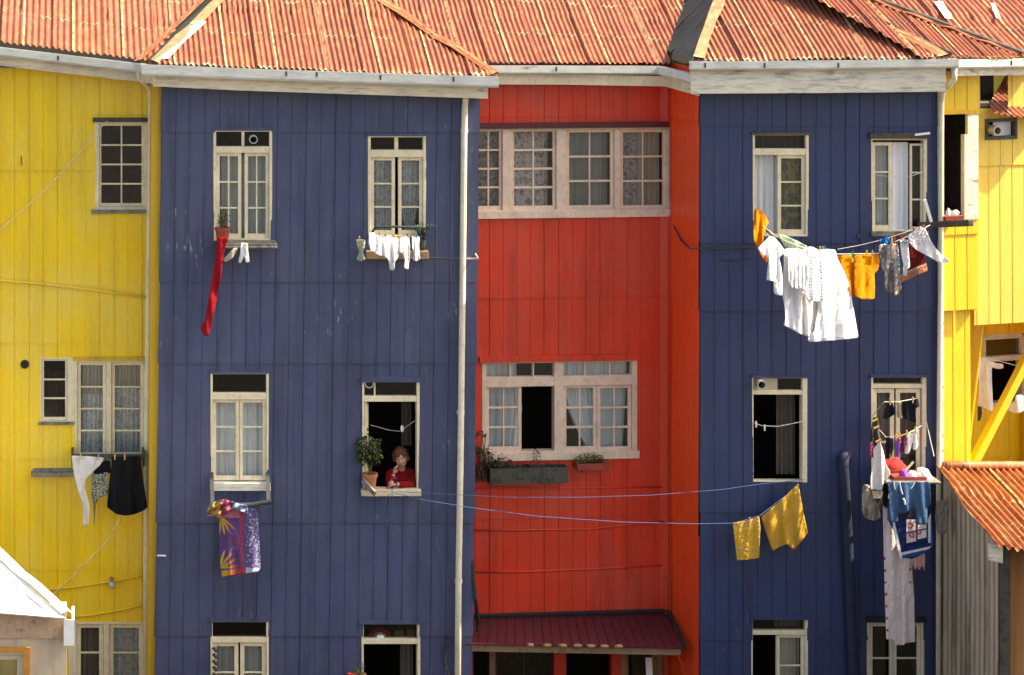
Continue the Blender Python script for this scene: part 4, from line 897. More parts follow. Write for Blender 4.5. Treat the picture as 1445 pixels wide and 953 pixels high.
for x, y, c, l in ((741, 357, GR, 'green peg at the gap between the two orange cloths'), (830, 350, YE, 'yellow peg on the middle of the scalloped orange cloth'), (868, 350, WO, 'wooden peg near the right end of the scalloped orange cloth'),
                   (993, 268, YE, 'yellow peg on top of the grey plastic bag'), (1010, 262, RE, 'red peg on the right corner of the grey plastic bag'), (963, 250, BL, 'blue peg holding the small bright blue cloth'), (1052, 258, RE, 'red peg above the striped white sock'),
                   (1132, 205, RE, 'red peg on the left of the flower printed cloth'), (1190, 188, RE, 'red peg at the top corner of the flower printed cloth'), (530, 325, WO, 'wooden peg at the left top corner of the large white sheet'), (548, 325, WO, 'wooden peg second along the top of the large white sheet'), (562, 322, BL, 'blue peg at the top of the large white sheet'), (908, 402, GR, 'green peg on the right edge of the scalloped orange cloth')):
    X, Y = Z1([(x, y)])[0]; peg(X, Y, yl - .05, c, l, .1)
for x, y, hh, l in ((768, 400, 8, 'long yellow clip hanging on the scalloped orange cloth near its left edge'), (865, 405, 8, 'long yellow clip hanging on the scalloped orange cloth near its right edge')):
    X, Y = Z1([(x, y)])[0]; m = MB(); m.beam(U(X + .8, Y - hh, yl - .09), U(X - 1, Y + hh, yl - .09), .02, .02); m.build('clip', flat('yellow clip', (.85, .5, .02)), label=l, cat='clip')

# laundry under the second top floor window of the left blue house
Z2 = lambda pts: crop(362, 240, 3.97, pts); G2 = 'lace laundry under the upper window of the left blue house'; y2 = -.60
cl('lace_cloth', Z2([(632,348),(658,352),(672,368),(700,376),(745,374),(792,380),(800,430),(796,470),(790,500),(775,510),(772,562),(745,562),(742,520),(735,495),(712,482),(686,480),(662,468),(640,450),(632,425),(624,408)]), yl2(0), CL['lace'], 'widest white lace cloth hanging on the rail under the upper blue window', 'laundry', G2, .035, 4, tilt=-.25)
cl('lace_cloth', Z2([(800,382),(825,374),(855,376),(860,430),(857,500),(852,558),(826,548),(832,500),(818,468),(800,455)]), yl2(-.02), CL['lace'], 'white lace piece right of the widest lace cloth', 'laundry', G2, .02, 2, tilt=-.25)
cl('lace_cloth', Z2([(870,372),(915,376),(910,420),(916,500),(898,512),(878,508),(882,470),(872,430)]), yl2(-.02), CL['lace'], 'narrow white lace strip at the right end of the upper rail', 'laundry', G2, .02, 2, tilt=-.25)
cl('sock', Z2([(555,390),(610,390),(606,430),(594,462),(609,500),(585,513),(560,502),(576,455),(564,425)]), y2 + .05, CL['sockgreen'], 'grey green sock pegged left of the white lace', 'sock', G2, .015, 1)
for x, y, c, l in ((689, 362, YE, 'yellow peg on the left of the widest lace cloth'), (721, 372, GR, 'green peg on the widest lace cloth'), (765, 378, RE, 'red peg on the widest lace cloth'), (795, 374, YE, 'yellow peg at the right edge of the widest lace cloth'), (845, 370, RE, 'red peg on the lace piece right of the widest'), (824, 375, OR, 'orange peg on the lace piece right of the widest'), (897, 368, BL, 'blue peg on the narrow lace strip'), (577, 386, WO, 'wooden peg on the grey green sock')):
    X, Y = Z2([(x, y)])[0]; peg(X, Y, y2 - .04, c, l)
m = MB(); p = [U(*Z2([q])[0], yy) for q, yy in (((645, 372), 0), ((650, 345), -.3), ((672, 318), -.62), ((800, 318), -.64), ((932, 320), -.62), ((936, 360), -.1), ((936, 445), .0))]
m.tube(p, .016, 8); m.tube([U(*Z2([(560, 388)])[0], y2 + .04), U(*Z2([(640, 370)])[0], y2), U(*Z2([(800, 378)])[0], y2), U(*Z2([(930, 374)])[0], y2)], .006, 5)
m.build('drying_rail', M['iron'], label='dark metal drying rail holding white lace under the upper blue window', cat='drying rail', group='drying rails')
a, z1 = PB.uz(*Z2([(607, 445)])[0]); b, z0 = PB.uz(*Z2([(955, 490)])[0]); m = MB(); m.lb(PB, a, b, z0, z1, -.17, -.025); m.build('window_shelf', M['brown_wood'], label='brown plank shelf behind the white lace laundry', cat='shelf', bevel=.005)
m = MB(); m.tube([U(*Z2([q])[0], yy) for q, yy in (((1225, 470), .0), ((1245, 496), -.25), ((1180, 497), -.03))], .012, 6)
rope('wire', [U(*Z2([q])[0], -.03) for q in ((945, 490), (1040, 494), (1140, 496), (1185, 497))], .006, 'cable', 'thin dark wire from the lace laundry shelf to the downpipe', 'wire')
m.build('wire_bracket', M['white_rope'], label='pale wire bracket on the right corner of the left blue house', cat='bracket')
# tray, tights and socks under the first window
Z3 = lambda pts: crop(0, 240, 3.97, pts); y3 = -.32
a, z1 = PB.uz(308, 343.5, -.35); b, z0 = PB.uz(391, 349, -.35); m = MB(); m.lb(PB, a, b, z0 + .02, z1, -.38, -.02); m.lb(PB, a, b, z0 - .01, z0 + .018, -.39, -.37); m.build('window_shelf', M['grey_wood'], label='grey tray shelf under the upper left blue window, red tights hanging from it', cat='shelf', bevel=.004)
cl('red_tights', Z3([(1214,372),(1282,384),(1262,430),(1252,480),(1240,580),(1228,650),(1215,720),(1200,790),(1188,840),(1172,925),(1150,936),(1135,905),(1120,895),(1132,865),(1148,850),(1172,700),(1192,590),(1204,520),(1212,430)]), -.42, CL['red'], 'pair of long red tights hanging from the grey tray shelf', 'tights', None, .02, 2)
cl('sock', Z3([(1335,438),(1318,470),(1302,495),(1262,520),(1248,502),(1270,480),(1296,452),(1310,436)]), -.41, CL['beige'], 'beige sock blown sideways next to the red tights', 'sock', 'socks under the grey tray shelf', .012, 1)
cl('sock', Z3([(1350,408),(1388,410),(1390,460),(1398,515),(1380,523),(1366,482),(1348,524),(1334,516),(1346,465)]), -.41, CL['white'], 'pair of small white socks under the grey tray shelf', 'sock', 'socks under the grey tray shelf', .012, 1)

# drying board of the left yellow house
y4 = .30
a, z1 = PY.uz(101, 631); b, z0 = PY.uz(203, 639.5); m = MB(); m.lb(PY, a, b, z0, z1, -.46, -.43); m.lb(PY, a, a + .03, z0 - .10, z1, -.43, -.01); m.lb(PY, b - .03, b, z0 - .10, z1, -.43, -.01)
m.build('drying_rail', M['dark_wood'], label='dark drying board in front of the lace curtained yellow house window', cat='drying rail', group='drying rails', bevel=.004)
y4 = PY.o.y - .48
cl('white_cloth', [(101,643),(124,644),(147,646),(142,656),(130,667),(121,676),(119,688),(124,704),(127,718),(124,742),(117,742),(117,712),(108,686),(103,662)], y4, CL['white'], 'white cloth tapering to a point on the yellow house drying board', 'cloth', None, .03, 2)
cl('black_cloth', [(132,664),(147,650),(156,650),(156,668),(146,668),(132,670)], y4 + .06, CL['black'], 'small black cloth strip between the white and the long black laundry', 'cloth', None, .01, 1)
cl('leopard_top', [(129,669),(140,669),(152,666),(153,690),(151,698),(140,703),(135,712),(133.5,742),(132.5,742),(132,712),(129,700)], y4 + .02, CL['leopard'], 'spotted grey green top hanging beside the black skirt', 'top', None, .015, 2)
cl('black_skirt', [(158,644),(178,645),(198,643),(201,670),(208,716),(202,721),(190,726),(178,728),(165,726),(151,716),(153,690),(156,665)], y4 - .02, CL['black'], 'black skirt on the yellow house drying board', 'skirt', None, .04, 3)
for x, y, l in ((162, 644, 'wooden peg on the left of the black skirt'), (176, 644, 'wooden peg in the middle of the black skirt'), (114, 644, 'wooden peg on the white tapering cloth'), (139, 645, 'wooden peg at the right end of the white tapering cloth')): peg(x, y, y4 - .03, WO, l)

# palm towel on the bar
Z5 = lambda pts: crop(270, 660, 5.61, pts)
def frond(x, y, cx, cy, n, L, a0, a1):
    dx, dy = x - cx, y - cy; r = math.hypot(dx, dy)
    if r > L or r < 1: return False
    a = math.degrees(math.atan2(dy, dx)); a = (a + 360) % 360
    if not a0 <= a <= a1: return False
    k = (a - a0) / (a1 - a0) * n; f = abs((k % 1) - .5); return f < .46 * (1 - (r / L) ** 2) - .04
def towelfn(x, y, s_, t):
    X, Y = (x - 270) * 5.61, (y - 660) * 5.61
    base = (.13, .06, .17); n1 = noise.noise((x * .12, y * .12, 1)); n2 = noise.noise((x * .35, y * .35, 9))
    if n1 > .15: base = (.09, .07, .26)
    if X > 395: base = (.13, .09, .24)
    if 380 < X + 25 * n1 < 418: base = (.30, .05, .12)
    if X > 430 and n2 > .24: base = (.34, .38, .48)
    if X > 510 and n2 > -.1: base = (.26, .26, .42)
    if Y > 795 and X > 425: base = (.46, .52, .72)
    if Y < 400 and X < 380: base = (.50, .16, .14) if n2 < .1 else (.36, .12, .30)
    warm = lambda: (.58, .38, .04) if X < 290 else ((.55, .17, .04) if X < 345 else (.45, .06, .07))
    if frond(X, Y, 235, 385, 4, 165, 35, 105): base = warm()
    if frond(X, Y, 222, 800, 4, 165, 275, 362): base = warm()
    if Y > 818 - (X - 240) * .13 and X < 430: base = warm()
    return base
cl('beach_towel', Z5([(222,392),(240,350),(300,332),(400,318),(480,305),(522,345),(532,500),(545,700),(548,790),(532,822),(430,838),(330,850),(242,865),(228,760),(224,600)]), -.36, CL['vc'], 'purple beach towel printed with yellow and orange palm leaves', 'towel', None, .02, 2, step=1.0, colfn=towelfn)
def rollfn(x, y, s_, t):
    n2 = noise.noise((x * .2, y * .25, 4)); return (.45, .34, .07) if s_ < .35 and n2 > -.1 else ((.38, .10, .15) if s_ < .62 else ((.30, .38, .55) if n2 > -.3 else (.3, .15, .4)))
cl('printed_cloth', Z5([(118,352),(132,318),(152,290),(205,265),(260,250),(320,268),(382,288),(442,298),(452,375),(410,352),(340,330),(292,345),(262,385),(225,398),(190,394),(165,380),(128,385)]), -.43, CL['vc'], 'bunched yellow and pink cloth on the bar above the beach towel', 'cloth', None, .05, 2, step=1.1, colfn=rollfn, dirv=1.2, wr=.06)
m = MB(); m.tube([U(296, 714, -.38), U(356, 712.5, -.38), U(383, 707.5, -.38)], .032, 10)
for x in (300, 379): m.beam(U(x - 1.5, 667, -.03), U(x, 712, -.38), .055, .02, Vector((0, 1, 0)))
m.build('drying_rail', M['iron'], label='dark bar on two flat arms holding the palm leaf beach towel', cat='drying rail', group='drying rails')

# yellow towels on the long blue line
rope('clothesline', [U(553, 695, -.22), U(600, 706, -.3), U(660, 716, -.4), U(760, 729, -.45), U(880, 737, -.45), U(980, 739.5, -.42), U(1036, 738.5, -.4), U(1072, 728, -.36), U(1127, 686, -.12)], .005, 'blue_rope', 'long blue clothesline sagging from the woman window to the two yellow towels', 'clothesline', 'clotheslines')
rope('clothesline', [U(560, 694, -.2), U(620, 697, -.25), U(720, 702, -.3), U(820, 702, -.32), U(920, 699, -.3), U(1020, 691, -.2), U(1075, 683, -.1), U(1136, 677, -.04)], .004, 'blue_rope', 'upper straighter blue clothesline running from the woman window to the right house', 'clothesline', 'clotheslines')
m = MB()
for pts in ([(554, 694), (550, 688), (552, 676), (560, 674), (559, 684), (553, 692)], [(548, 697), (543, 712), (541, 725)], [(553, 696), (556, 710), (555, 722), (558, 730)], [(551, 697), (549, 715), (547, 735), (545, 755)]): m.tube([U(a, b, -.20) for a, b in pts], .004, 5)
m.build('rope_ends', M['blue_rope'], label='loose blue rope ends dangling below the woman window', cat='rope')
def tw1(x, y, s_, t): return (.74, .44, .09) if y < 752 - (x - 1034) * .25 else ((.60, .36, .09) if .72 < t < .8 else (.66, .38, .05))
cl('yellow_towel', [(1034,738),(1055,735),(1071,729),(1073,745),(1072,765),(1071,788),(1055,790),(1040,791),(1037,765)], -.42, CL['vc'], 'small square yellow towel with folded top on the long blue line', 'towel', 'yellow towels on the long blue line', .012, 1, step=1.2, colfn=tw1)
cl('yellow_towel', [(1124,685),(1128,690),(1133,720),(1140,752),(1134,760),(1120,777),(1111,768),(1100,772),(1090,778),(1081,752),(1074,729),(1098,710)], -.32, CL['yellow'], 'larger yellow towel hung by one corner on the long blue line', 'towel', 'yellow towels on the long blue line', .04, 2, dirv=.5)
peg(1058, 734, -.45, WO, 'wooden peg on the small square yellow towel'); peg(1126, 687, -.36, WO, 'wooden peg at the top corner of the larger yellow towel')
# ------------------------------------------------------------------ crowded lower right window of the navy house
Z6 = lambda pts: crop(1190, 520, 4.33, pts); Z7 = lambda pts: crop(1200, 700, 4.146, pts); GW = 'laundry at the crowded navy house window'
ya, yb_ = -.35, -.62
rope('clothesline', [U(*Z6([(168, 300)])[0], -.02), U(*Z6([(250, 205)])[0], ya), U(*Z6([(340, 203)])[0], ya), U(*Z6([(470, 180)])[0], -.02)], .005, 'white_rope', 'short string across the top of the crowded window', 'clothesline', 'clotheslines')
rope('clothesline', [U(*Z6([(180, 330)])[0], -.1), U(*Z6([(260, 420)])[0], yb_), U(*Z6([(340, 415)])[0], yb_), U(*Z6([(400, 395)])[0], yb_), U(*Z6([(478, 350)])[0], -.1)], .005, 'white_rope', 'lower short string carrying socks across the crowded window', 'clothesline', 'clotheslines')
cl('black_hat', Z6([(240,305),(255,250),(282,202),(300,210),(315,255),(322,272),(300,290),(265,310)]), ya, CL['black'], 'small black cap shaped cloth on the top string, left', 'cloth', GW, .015, 1)
cl('grey_top', Z6([(326,210),(355,205),(352,240),(360,308),(342,302),(330,298)]), ya, CL['greybag'], 'narrow pale grey cloth between two black clothes', 'cloth', GW, .012, 1)
cl('black_shirt', Z6([(360,202),(400,195),(430,192),(455,180),(468,236),(442,240),(440,290),(446,332),(410,322),(380,312),(362,290)]), ya - .02, CL['black'], 'black short sleeved shirt on the top string', 'shirt', GW, .02, 2)
cl('dark_jumper', Z6([(182,300),(210,298),(218,360),(226,430),(205,470),(190,482),(168,560),(162,480),(166,400)]), ya - .1, CL['darkgrey'], 'dark jumper bunched at the left edge of the crowded window', 'jumper', GW, .02, 2)
cl('sock', Z6([(158,455),(178,450),(186,540),(172,550),(160,520)]), ya - .13, CL['magenta'], 'magenta sock at the left edge of the crowded window', 'sock', GW, .01, 1)
cl('sock', Z6([(262,420),(284,424),(290,480),(278,560),(264,545),(258,490)]), yb_, CL['black'], 'left one of the black socks on the sock string', 'sock', GW, .012, 1)
cl('sock', Z6([(286,424),(306,430),(308,490),(298,530),(290,548),(284,500)]), yb_ - .01, CL['darkgrey'], 'dark grey sock just right of the black sock', 'sock', GW, .012, 1)
cl('sock', Z6([(315,422),(346,428),(344,470),(348,500),(340,545),(322,540),(318,480)]), yb_, CL['purple'], 'purple sock on the sock string', 'sock', GW, .012, 1)
cl('sock', Z6([(355,420),(385,416),(383,460),(376,502),(362,512),(352,500)]), yb_, CL['plum'], 'plum sock between the purple sock and the white socks', 'sock', GW, .012, 1)
cl('sock', Z6([(390,402),(424,396),(424,440),(416,482),(396,525),(374,520),(378,490),(388,460)]), yb_, CL['white'], 'white sock next to the plum sock, toe pointing down left', 'sock', GW, .012, 1)
cl('sock', Z6([(425,378),(458,372),(462,420),(454,482),(440,502),(424,494),(428,440)]), yb_, CL['white'], 'white sock at the right end of the sock string', 'sock', GW, .012, 1)
for x, y, l in ((322, 418, 'wooden peg on the purple sock'), (346, 412, 'wooden peg between the purple and the plum sock'), (388, 395, 'wooden peg on the left white sock of the sock string'), (440, 375, 'wooden peg on the right white sock of the sock string'), (425, 190, 'wooden peg on the black short sleeved shirt'), (286, 202, 'wooden peg on the cap shaped black cloth')):
    X, Y = Z6([(x, y)])[0]; peg(X, Y, (ya if y < 300 else yb_) - .03, OR if y > 300 else WO, l)
m = MB(); m.tube([U(*Z6([(205, 325)])[0], -.05), U(*Z6([(212, 400)])[0], -.55), U(*Z6([(222, 445)])[0], -1.0)], .016, 8); m.build('line_bracket', M['iron'], label='thin dark bracket above the white pointed towel', cat='bracket')
for x, y, l in ((198, 315, 'orange peg at the top of the thin dark bracket'), (206, 358, 'orange peg lower on the thin dark bracket'), (218, 440, 'orange peg holding the white pointed towel')):
    X, Y = Z6([(x, y)])[0]; peg(X, Y, -.6 if y < 400 else -1.03, OR, l, 1.1)
def wtow(x, y, s_, t):
    k = y - .12 * (x - 1230); return (.05, .05, .08) if 690.5 < k < 692.5 or 694 < k < 695 else (.82, .75, .72)
cl('pointed_towel', Z6([(216,440),(226,450),(242,500),(258,570),(268,602),(284,622),(286,650),(268,680),(256,682),(240,720),(232,772),(196,758),(162,735),(166,680),(178,610),(192,530),(204,470)]), -1.0, CL['vc'], 'white hand towel with dark hem stripes hung by its corner to a point', 'towel', GW, .045, 2, step=1.3, colfn=wtow)
cl('cloth_bag', Z6([(120,712),(142,708),(162,718),(180,780),(205,820),(222,870),(230,905),(205,928),(180,930),(150,922),(128,912),(115,862),(114,790)]), -.75, CL['greybag'], 'grey cloth bag hanging below the white pointed towel', 'bag', GW, .05, 2, wr=.07)
cl('cloth_bag', Z7([(502,32),(530,22),(570,22),(574,110),(566,200),(548,226),(530,236),(508,208),(496,130)]), -.55, CL['greybag'], 'slim grey bag hanging between the jeans and the tin shed', 'bag', GW, .04, 2, wr=.06)
def sheetfn(x, y, s_, t):
    X, Y = (x - 1200) * 4.146, (y - 700) * 4.146
    for i in range(7):
        cx, cy = 198 + i * 3.2, 366 + i * 70
        dx, dy = X - cx, Y - cy
        if abs(dx) < 7 and abs(dy) < 9 and (dx * dx + dy * dy < 60 or (0 < dy < 11 and abs(dx) < (11 - dy) * .5)): return (.55, .01, .03)
    for cy in (430, 505):
        if math.hypot(X - 350, Y - cy) < 8: return (.55, .05, .08)
    return (.80, .66, .64)
cl('pink_sheet', Z7([(190,62),(202,56),(216,72),(217,140),(246,190),(270,280),(290,360),(340,366),(362,372),(362,440),(368,520),(374,600),(376,740),(379,855),(350,858),(320,861),(315,873),(285,874),(255,871),(250,842),(210,839),(206,720),(202,600),(198,440),(194,260)]), -.86, CL['vc'], 'long pale pink sheet with a row of red hearts down its edge', 'sheet', GW, .04, 2, step=1.4, colfn=sheetfn, dirv=.15)
cl('black_cloth', Z6([(244,690),(266,690),(275,760),(268,870),(250,880),(240,800)]), -.84, CL['black'], 'black cloth at the left end of the clothes table', 'cloth', GW, .015, 1)
cl('jeans', Z6([(266,692),(310,690),(370,696),(436,690),(480,694),(526,690),(534,770),(531,840),(512,846),(513,953),(476,955),(440,950),(440,852),(405,872),(370,892),(344,884),(334,880),(332,942),(300,940),(268,932),(276,860),(284,780)]), -1.12, CL['jeans'], 'faded blue jeans hanging over the edge of the clothes table', 'jeans', GW, .045, 3)
def navyfn(x, y, s_, t):
    X, Y = (x - 1200) * 4.146, (y - 700) * 4.146
    k = Y + .22 * (X - 360)
    if 328 < X < 445 and 140 < Y < 268 - (X - 330) * .22 + (8 if X < 385 else 0) and Y > 140 - 0: 
        if abs(X - 388) < 5 or abs(Y - 204 + (X - 388) * .2) < 4.5: return (.015, .06, .25)
        return (.80, .74, .70)
    if 318 < k < 333 or X - (Y - 150) * .22 < 258 and X > 248: return (.72, .70, .72)
    if X > 455 and Y < 275 and X < 470: return (.7, .7, .72)
    if k > 338 or X > 470 or X - (Y - 150) * .2 < 248: return (.02, .08, .34)
    return (.012, .02, .08) if math.sin(k * .16) > .2 else (.02, .03, .13)
nt = cl('navy_towel', Z7([(238,152),(330,140),(410,140),(452,140),(470,104),(480,200),(486,282),(440,332),(370,352),(290,366),(270,290),(252,210)]), -1.02, CL['vc'], 'navy blue towel with white bands and a white square of red letters', 'towel', GW, .012, 1, step=.8, colfn=navyfn, wr=.008)
_red = flat('red print', (.50, .015, .03), .8)
for ch, X, Y, s_ in (('C', 352, 172, .105), ('D', 359, 226, .105), ('C', 404, 210, .085)):
    fc = bpy.data.curves.new('letter', 'FONT'); fc.body = ch; fc.size = s_; fc.extrude = .002; fc.offset = .004; fc.align_x = 'CENTER'; fc.align_y = 'CENTER'
    to = bpy.data.objects.new('letter', fc); COL.objects.link(to); dg = bpy.context.evaluated_depsgraph_get(); me = bpy.data.meshes.new_from_object(to.evaluated_get(dg)); bpy.data.objects.remove(to)
    lo_ = bpy.data.objects.new('letter', me); COL.objects.link(lo_); me.materials.append(_red); lo_.parent = nt
    X, Y = Z7([(X, Y)])[0]; lo_.location = U(X, Y, -1.055) - ORG[nt]; lo_.rotation_euler = (math.radians(90), math.radians(180 + (18 if s_ < .1 else 0)), 0)
cl('scarf', Z7([(352,372),(398,352),(437,332),(436,400),(432,444),(425,412),(416,410),(408,432),(399,436),(392,412),(386,434),(376,430),(368,408),(362,430)]), -.96, CL['peach'], 'peach scarf with a ragged fringe under the navy towel', 'scarf', GW, .02, 3)
# table board, tray and heap
ct = empty('clothes_table', 'pale board table at the crowded window, red tray and clothes on it', 'table', U(1270, 682, -.5))
a, z1 = PN.uz(*Z6([(262, 692)])[0], -1.05); b, z0 = PN.uz(*Z6([(595, 704)])[0], -1.05); m = MB(); m.lb(PN, a, b, z0, z1, -1.07, -.35); m.build('table_top', M['grey_wood'], ct, bevel=.006)
zt_ = z1
m = MB()
for xx in (a + .12, b - .12): m.beam(Vector((xx + 9.89, -.92, z0 - .01)), Vector((xx + 9.89, -.02, z0 - .75)), .05, .04)
m.build('table_brace', M['grey_wood'], ct)
ux = lambda X: PN.uz(*Z6([(X, 690)])[0], -.85)[0]; UX0 = PN.o.x
m = MB(); x0_, x1_ = ux(300), ux(480); m.lb(PN, x0_, x1_, zt_ + .002, zt_ + .012, -.98, -.6)
for d0, d1 in ((-1.0, -.98), (-.6, -.58)): m.lb(PN, x0_, x1_, zt_ + .002, zt_ + .05, d0, d1)
for q0, q1 in ((x0_ - .02, x0_), (x1_, x1_ + .02)): m.lb(PN, q0, q1, zt_ + .002, zt_ + .05, -1.0, -.58)
m.build('tray', M['terra_red'], label='shallow red tray on the clothes table', cat='tray')
def heap(name, X0, X1, h, d0, d1, mat, label, cat, sd, base=0.0):
    mb = MB(); rr = 22; a, b = ux(X0), ux(X1); c = Vector(((a + b) / 2 + UX0, (d0 + d1) / 2, zt_ + base)); rows = []
    for j in range(8):
        f = math.cos(j / 7 * math.pi / 2); zz = h * math.sin(j / 7 * math.pi / 2)
        rows.append([mb.pt(c + Vector(((b - a) / 2 * f * math.cos(2*math.pi*i/rr) * (1 + .22 * noise.noise((i * .6, j * .7, sd))), (d1 - d0) / 2 * f * math.sin(2*math.pi*i/rr) * (1 + .2 * noise.noise((i * .5, j, sd + 3))), zz + h * .28 * noise.noise((i * .55, j * .9, sd + 8)) * (0 < j < 6) - h * .15 * (j == 7)))) for i in range(rr)])
    for A_, B_ in zip(rows, rows[1:]):
        for i in range(rr): mb.f.append([A_[i], A_[(i+1) % rr], B_[(i+1) % rr], B_[i]])
    mb.f.append(rows[0][::-1]); return mb.build(name, mat, smooth=True, label=label, cat=cat)
heap('red_cloth', 285, 455, .15, -.50, -.15, CL['redcloth'], 'red cloth heaped behind the red tray on the clothes table', 'cloth', 1)
heap('white_cloth', 455, 540, .13, -.98, -.6, CL['white'], 'crumpled white cloth at the right end of the clothes table', 'cloth', 2)
heap('purple_cloth', 345, 395, .11, -.95, -.75, CL['purple'], 'purple cloth lying in the red tray', 'cloth', 3, .014)
heap('striped_cloth', 400, 450, .08, -.96, -.7, CL['white'], 'small white cloth lying in the red tray', 'cloth', 4, .014)
m = MB(); m.beam(U(*Z6([(365, 640)])[0], -.8), U(*Z6([(428, 572)])[0], -.5), .022, .022); m.build('stick', M['grey_wood'], label='thin stick slanting up from the red tray', cat='stick')
for pts, r_, l in (([(310,692),(312,720),(318,740)], .008, 'short white cord at the left hip of the blue jeans'), ([(345,694),(352,740),(362,770)], .009, 'long white cord in the middle of the blue jeans'), ([(438,694),(425,720),(414,735)], .009, 'white cord slanting left near the right hip of the blue jeans'), ([(366,795),(374,810),(378,832)], .013, 'thick white cord end low on the blue jeans')):
    rope('drawstring', [U(*q, -1.2) for q in Z6(pts)], r_, 'white_metal', l, 'cord', 'white cords on the blue jeans', 5)
rope('stay_wire', [U(1303, 578, -.02), U(1309, 604, -.1), U(1318, 644, -.3)], .006, 'white_rope', 'pale stay wire slanting down right of the crowded window', 'wire')

# ------------------------------------------------------------------ laundry in the undercroft of the right yellow house
Z8 = lambda pts: crop(1310, 420, 3.667, pts); y8 = 1.0
cl('shirt', Z8([(265,312),(290,305),(312,325),(352,340),(388,344),(390,368),(355,370),(328,360),(328,420),(332,500),(336,588),(318,592),(308,576),(280,574),(258,568),(262,500),(264,430),(256,410),(258,360)]), y8, CL['white'], 'white long sleeved shirt hanging behind the yellow brace', 'shirt', None, .03, 2)
cl('underpants', Z8([(400,552),(425,546),(446,545),(450,508),(470,503),(492,505),(500,560),(490,592),(455,601),(425,592),(402,575)]), y8, CL['white'], 'white underpants hanging at the right edge behind the yellow brace', 'underpants', None, .02, 1)
cl('sock', Z8([(255,562),(275,566),(278,600),(270,634),(256,642)]), y8, CL['darkgrey'], 'dark sock hanging below the white long sleeved shirt', 'sock', None, .01, 1)
rope('clothesline', [U(1384, 504, y8), U(1410, 510, y8), U(1450, 520, y8)], .005, 'white_rope', 'string under the floor of the right yellow house carrying a white shirt', 'clothesline', 'clotheslines')
# balcony things
m = MB(); a_, z_ = PE.uz(1330, 305, -.15); b_, z2_ = PE.uz(1356, 316, -.15)
m.hexa([PE.P(a_ + .03, -.20, z2_), PE.P(b_ - .03, -.20, z2_), PE.P(b_, -.22, z_), PE.P(a_, -.22, z_), PE.P(a_ + .03, -.06, z2_), PE.P(b_ - .03, -.06, z2_), PE.P(b_, -.04, z_), PE.P(a_, -.04, z_)])
m.build('planter', M['terra_red'], label='red planter box on the yellow balcony sill', cat='planter')
cl('rag', [(1334,300),(1338,293),(1342,298),(1350,296),(1355,300),(1350,306),(1342,304),(1336,306)], -.28, CL['white'], 'white rag lying on the red planter of the yellow balcony', 'rag', None, .02, 1)

# ------------------------------------------------------------------ plants
def leafcloud(mb, c, rx, ry, rz, n, size, seed, shape=None, droop=.3):
    r = random.Random(seed)
    for _ in range(n):
        th, u_ = r.uniform(0, 2*math.pi), r.uniform(-1, 1); s_ = r.random() ** .45
        k = math.sqrt(1 - u_*u_); p = c + Vector((rx*s_*k*math.cos(th), ry*s_*k*math.sin(th), rz*s_*u_))
        d = Vector((math.cos(th), math.sin(th), r.uniform(-.7, .5) - droop)).normalized(); L_ = size * r.uniform(.6, 1.4); wv_ = d.cross(Vector((0, 0, 1))).normalized() * L_ * r.uniform(.18, .32)
        n_ = wv_.cross(d).normalized() * L_ * .12
        mb.face(p, p + d * L_ * .5 + wv_ + n_, p + d * L_ - n_); mb.face(p, p + d * L_ - n_, p + d * L_ * .5 - wv_ + n_)
def potplant(name, label, x, ytop, ybot, wt, yd, leafspec, pm, cat='potted plant', seed=1):
    base = U(x, ybot, yd); h = U(x, ytop, yd).z - base.z; r = wt / 200
    o = empty(name, label, cat, base)
    m = MB(); m.lathe(base, [(r*.68, 0), (r*.90, h*.8), (r*1.0, h*.8), (r*1.02, h), (r*.88, h), (r*.86, h*.9), (r*.05, h*.9)], 18); m.build('pot', M[pm], o, smooth=False)
    m = MB(); m.lathe(base + Vector((0, 0, h*.86)), [(r*.8, 0), (r*.8, h*.05), (r*.02, h*.06)], 14); m.build('soil', M['soil'], o)
    rr = random.Random(seed); m = MB(); top = base + Vector((0, 0, h*.9))
    for k in range(leafspec[3]):
        a = rr.uniform(0, 6.28); q = leafspec[0] + Vector((math.cos(a)*leafspec[1]*.7, math.sin(a)*leafspec[1]*.4, rr.uniform(-.2, .9)*leafspec[2])); m.tube([top, top.lerp(q, .5) + Vector((0, 0, .04)), q], [.008, .005, .003], 5)
    m.build('stem', M['twig'], o)
    return o
c = U(521, 636, -.10)
pp = potplant('potted_plant', 'bushy green plant in a terracotta pot beside the woman', 522, 668, 690, 22, -.10, (c, .17, .2, 9), 'terracotta', seed=3)
m = MB(); leafcloud(m, c + Vector((-.02, 0, .02)), .15, .14, .20, 300, .065, 1); leafcloud(m, c + Vector((.06, 0, -.08)), .09, .1, .10, 90, .06, 4); leafcloud(m, c + Vector((-.08, 0, -.10)), .08, .1, .09, 70, .06, 6); m.build('foliage', M['leaf'], pp, recalc=False)
m = MB(); leafcloud(m, c + Vector((.03, -.04, .06)), .14, .12, .20, 70, .06, 2); m.build('foliage', M['leaf_yel'], pp, recalc=False)
m = MB(); m.beam(U(512, 678, -.17), U(529, 697, -.36), .035, .07); m.build('bracket_board', M['grey_wood'], label='short grey board on the sill below the terracotta pot', cat='board')
c = U(314, 312, -.2)
pp = potplant('potted_plant', 'sparse dry plant in a red pot on the left blue house tray shelf', 314, 321, 342, 22, -.22, (c, .09, .2, 16), 'terra_red', seed=5)
m = MB(); leafcloud(m, c, .09, .08, .16, 60, .04, 5); m.build('foliage', M['leaf_dark'], pp, recalc=False)
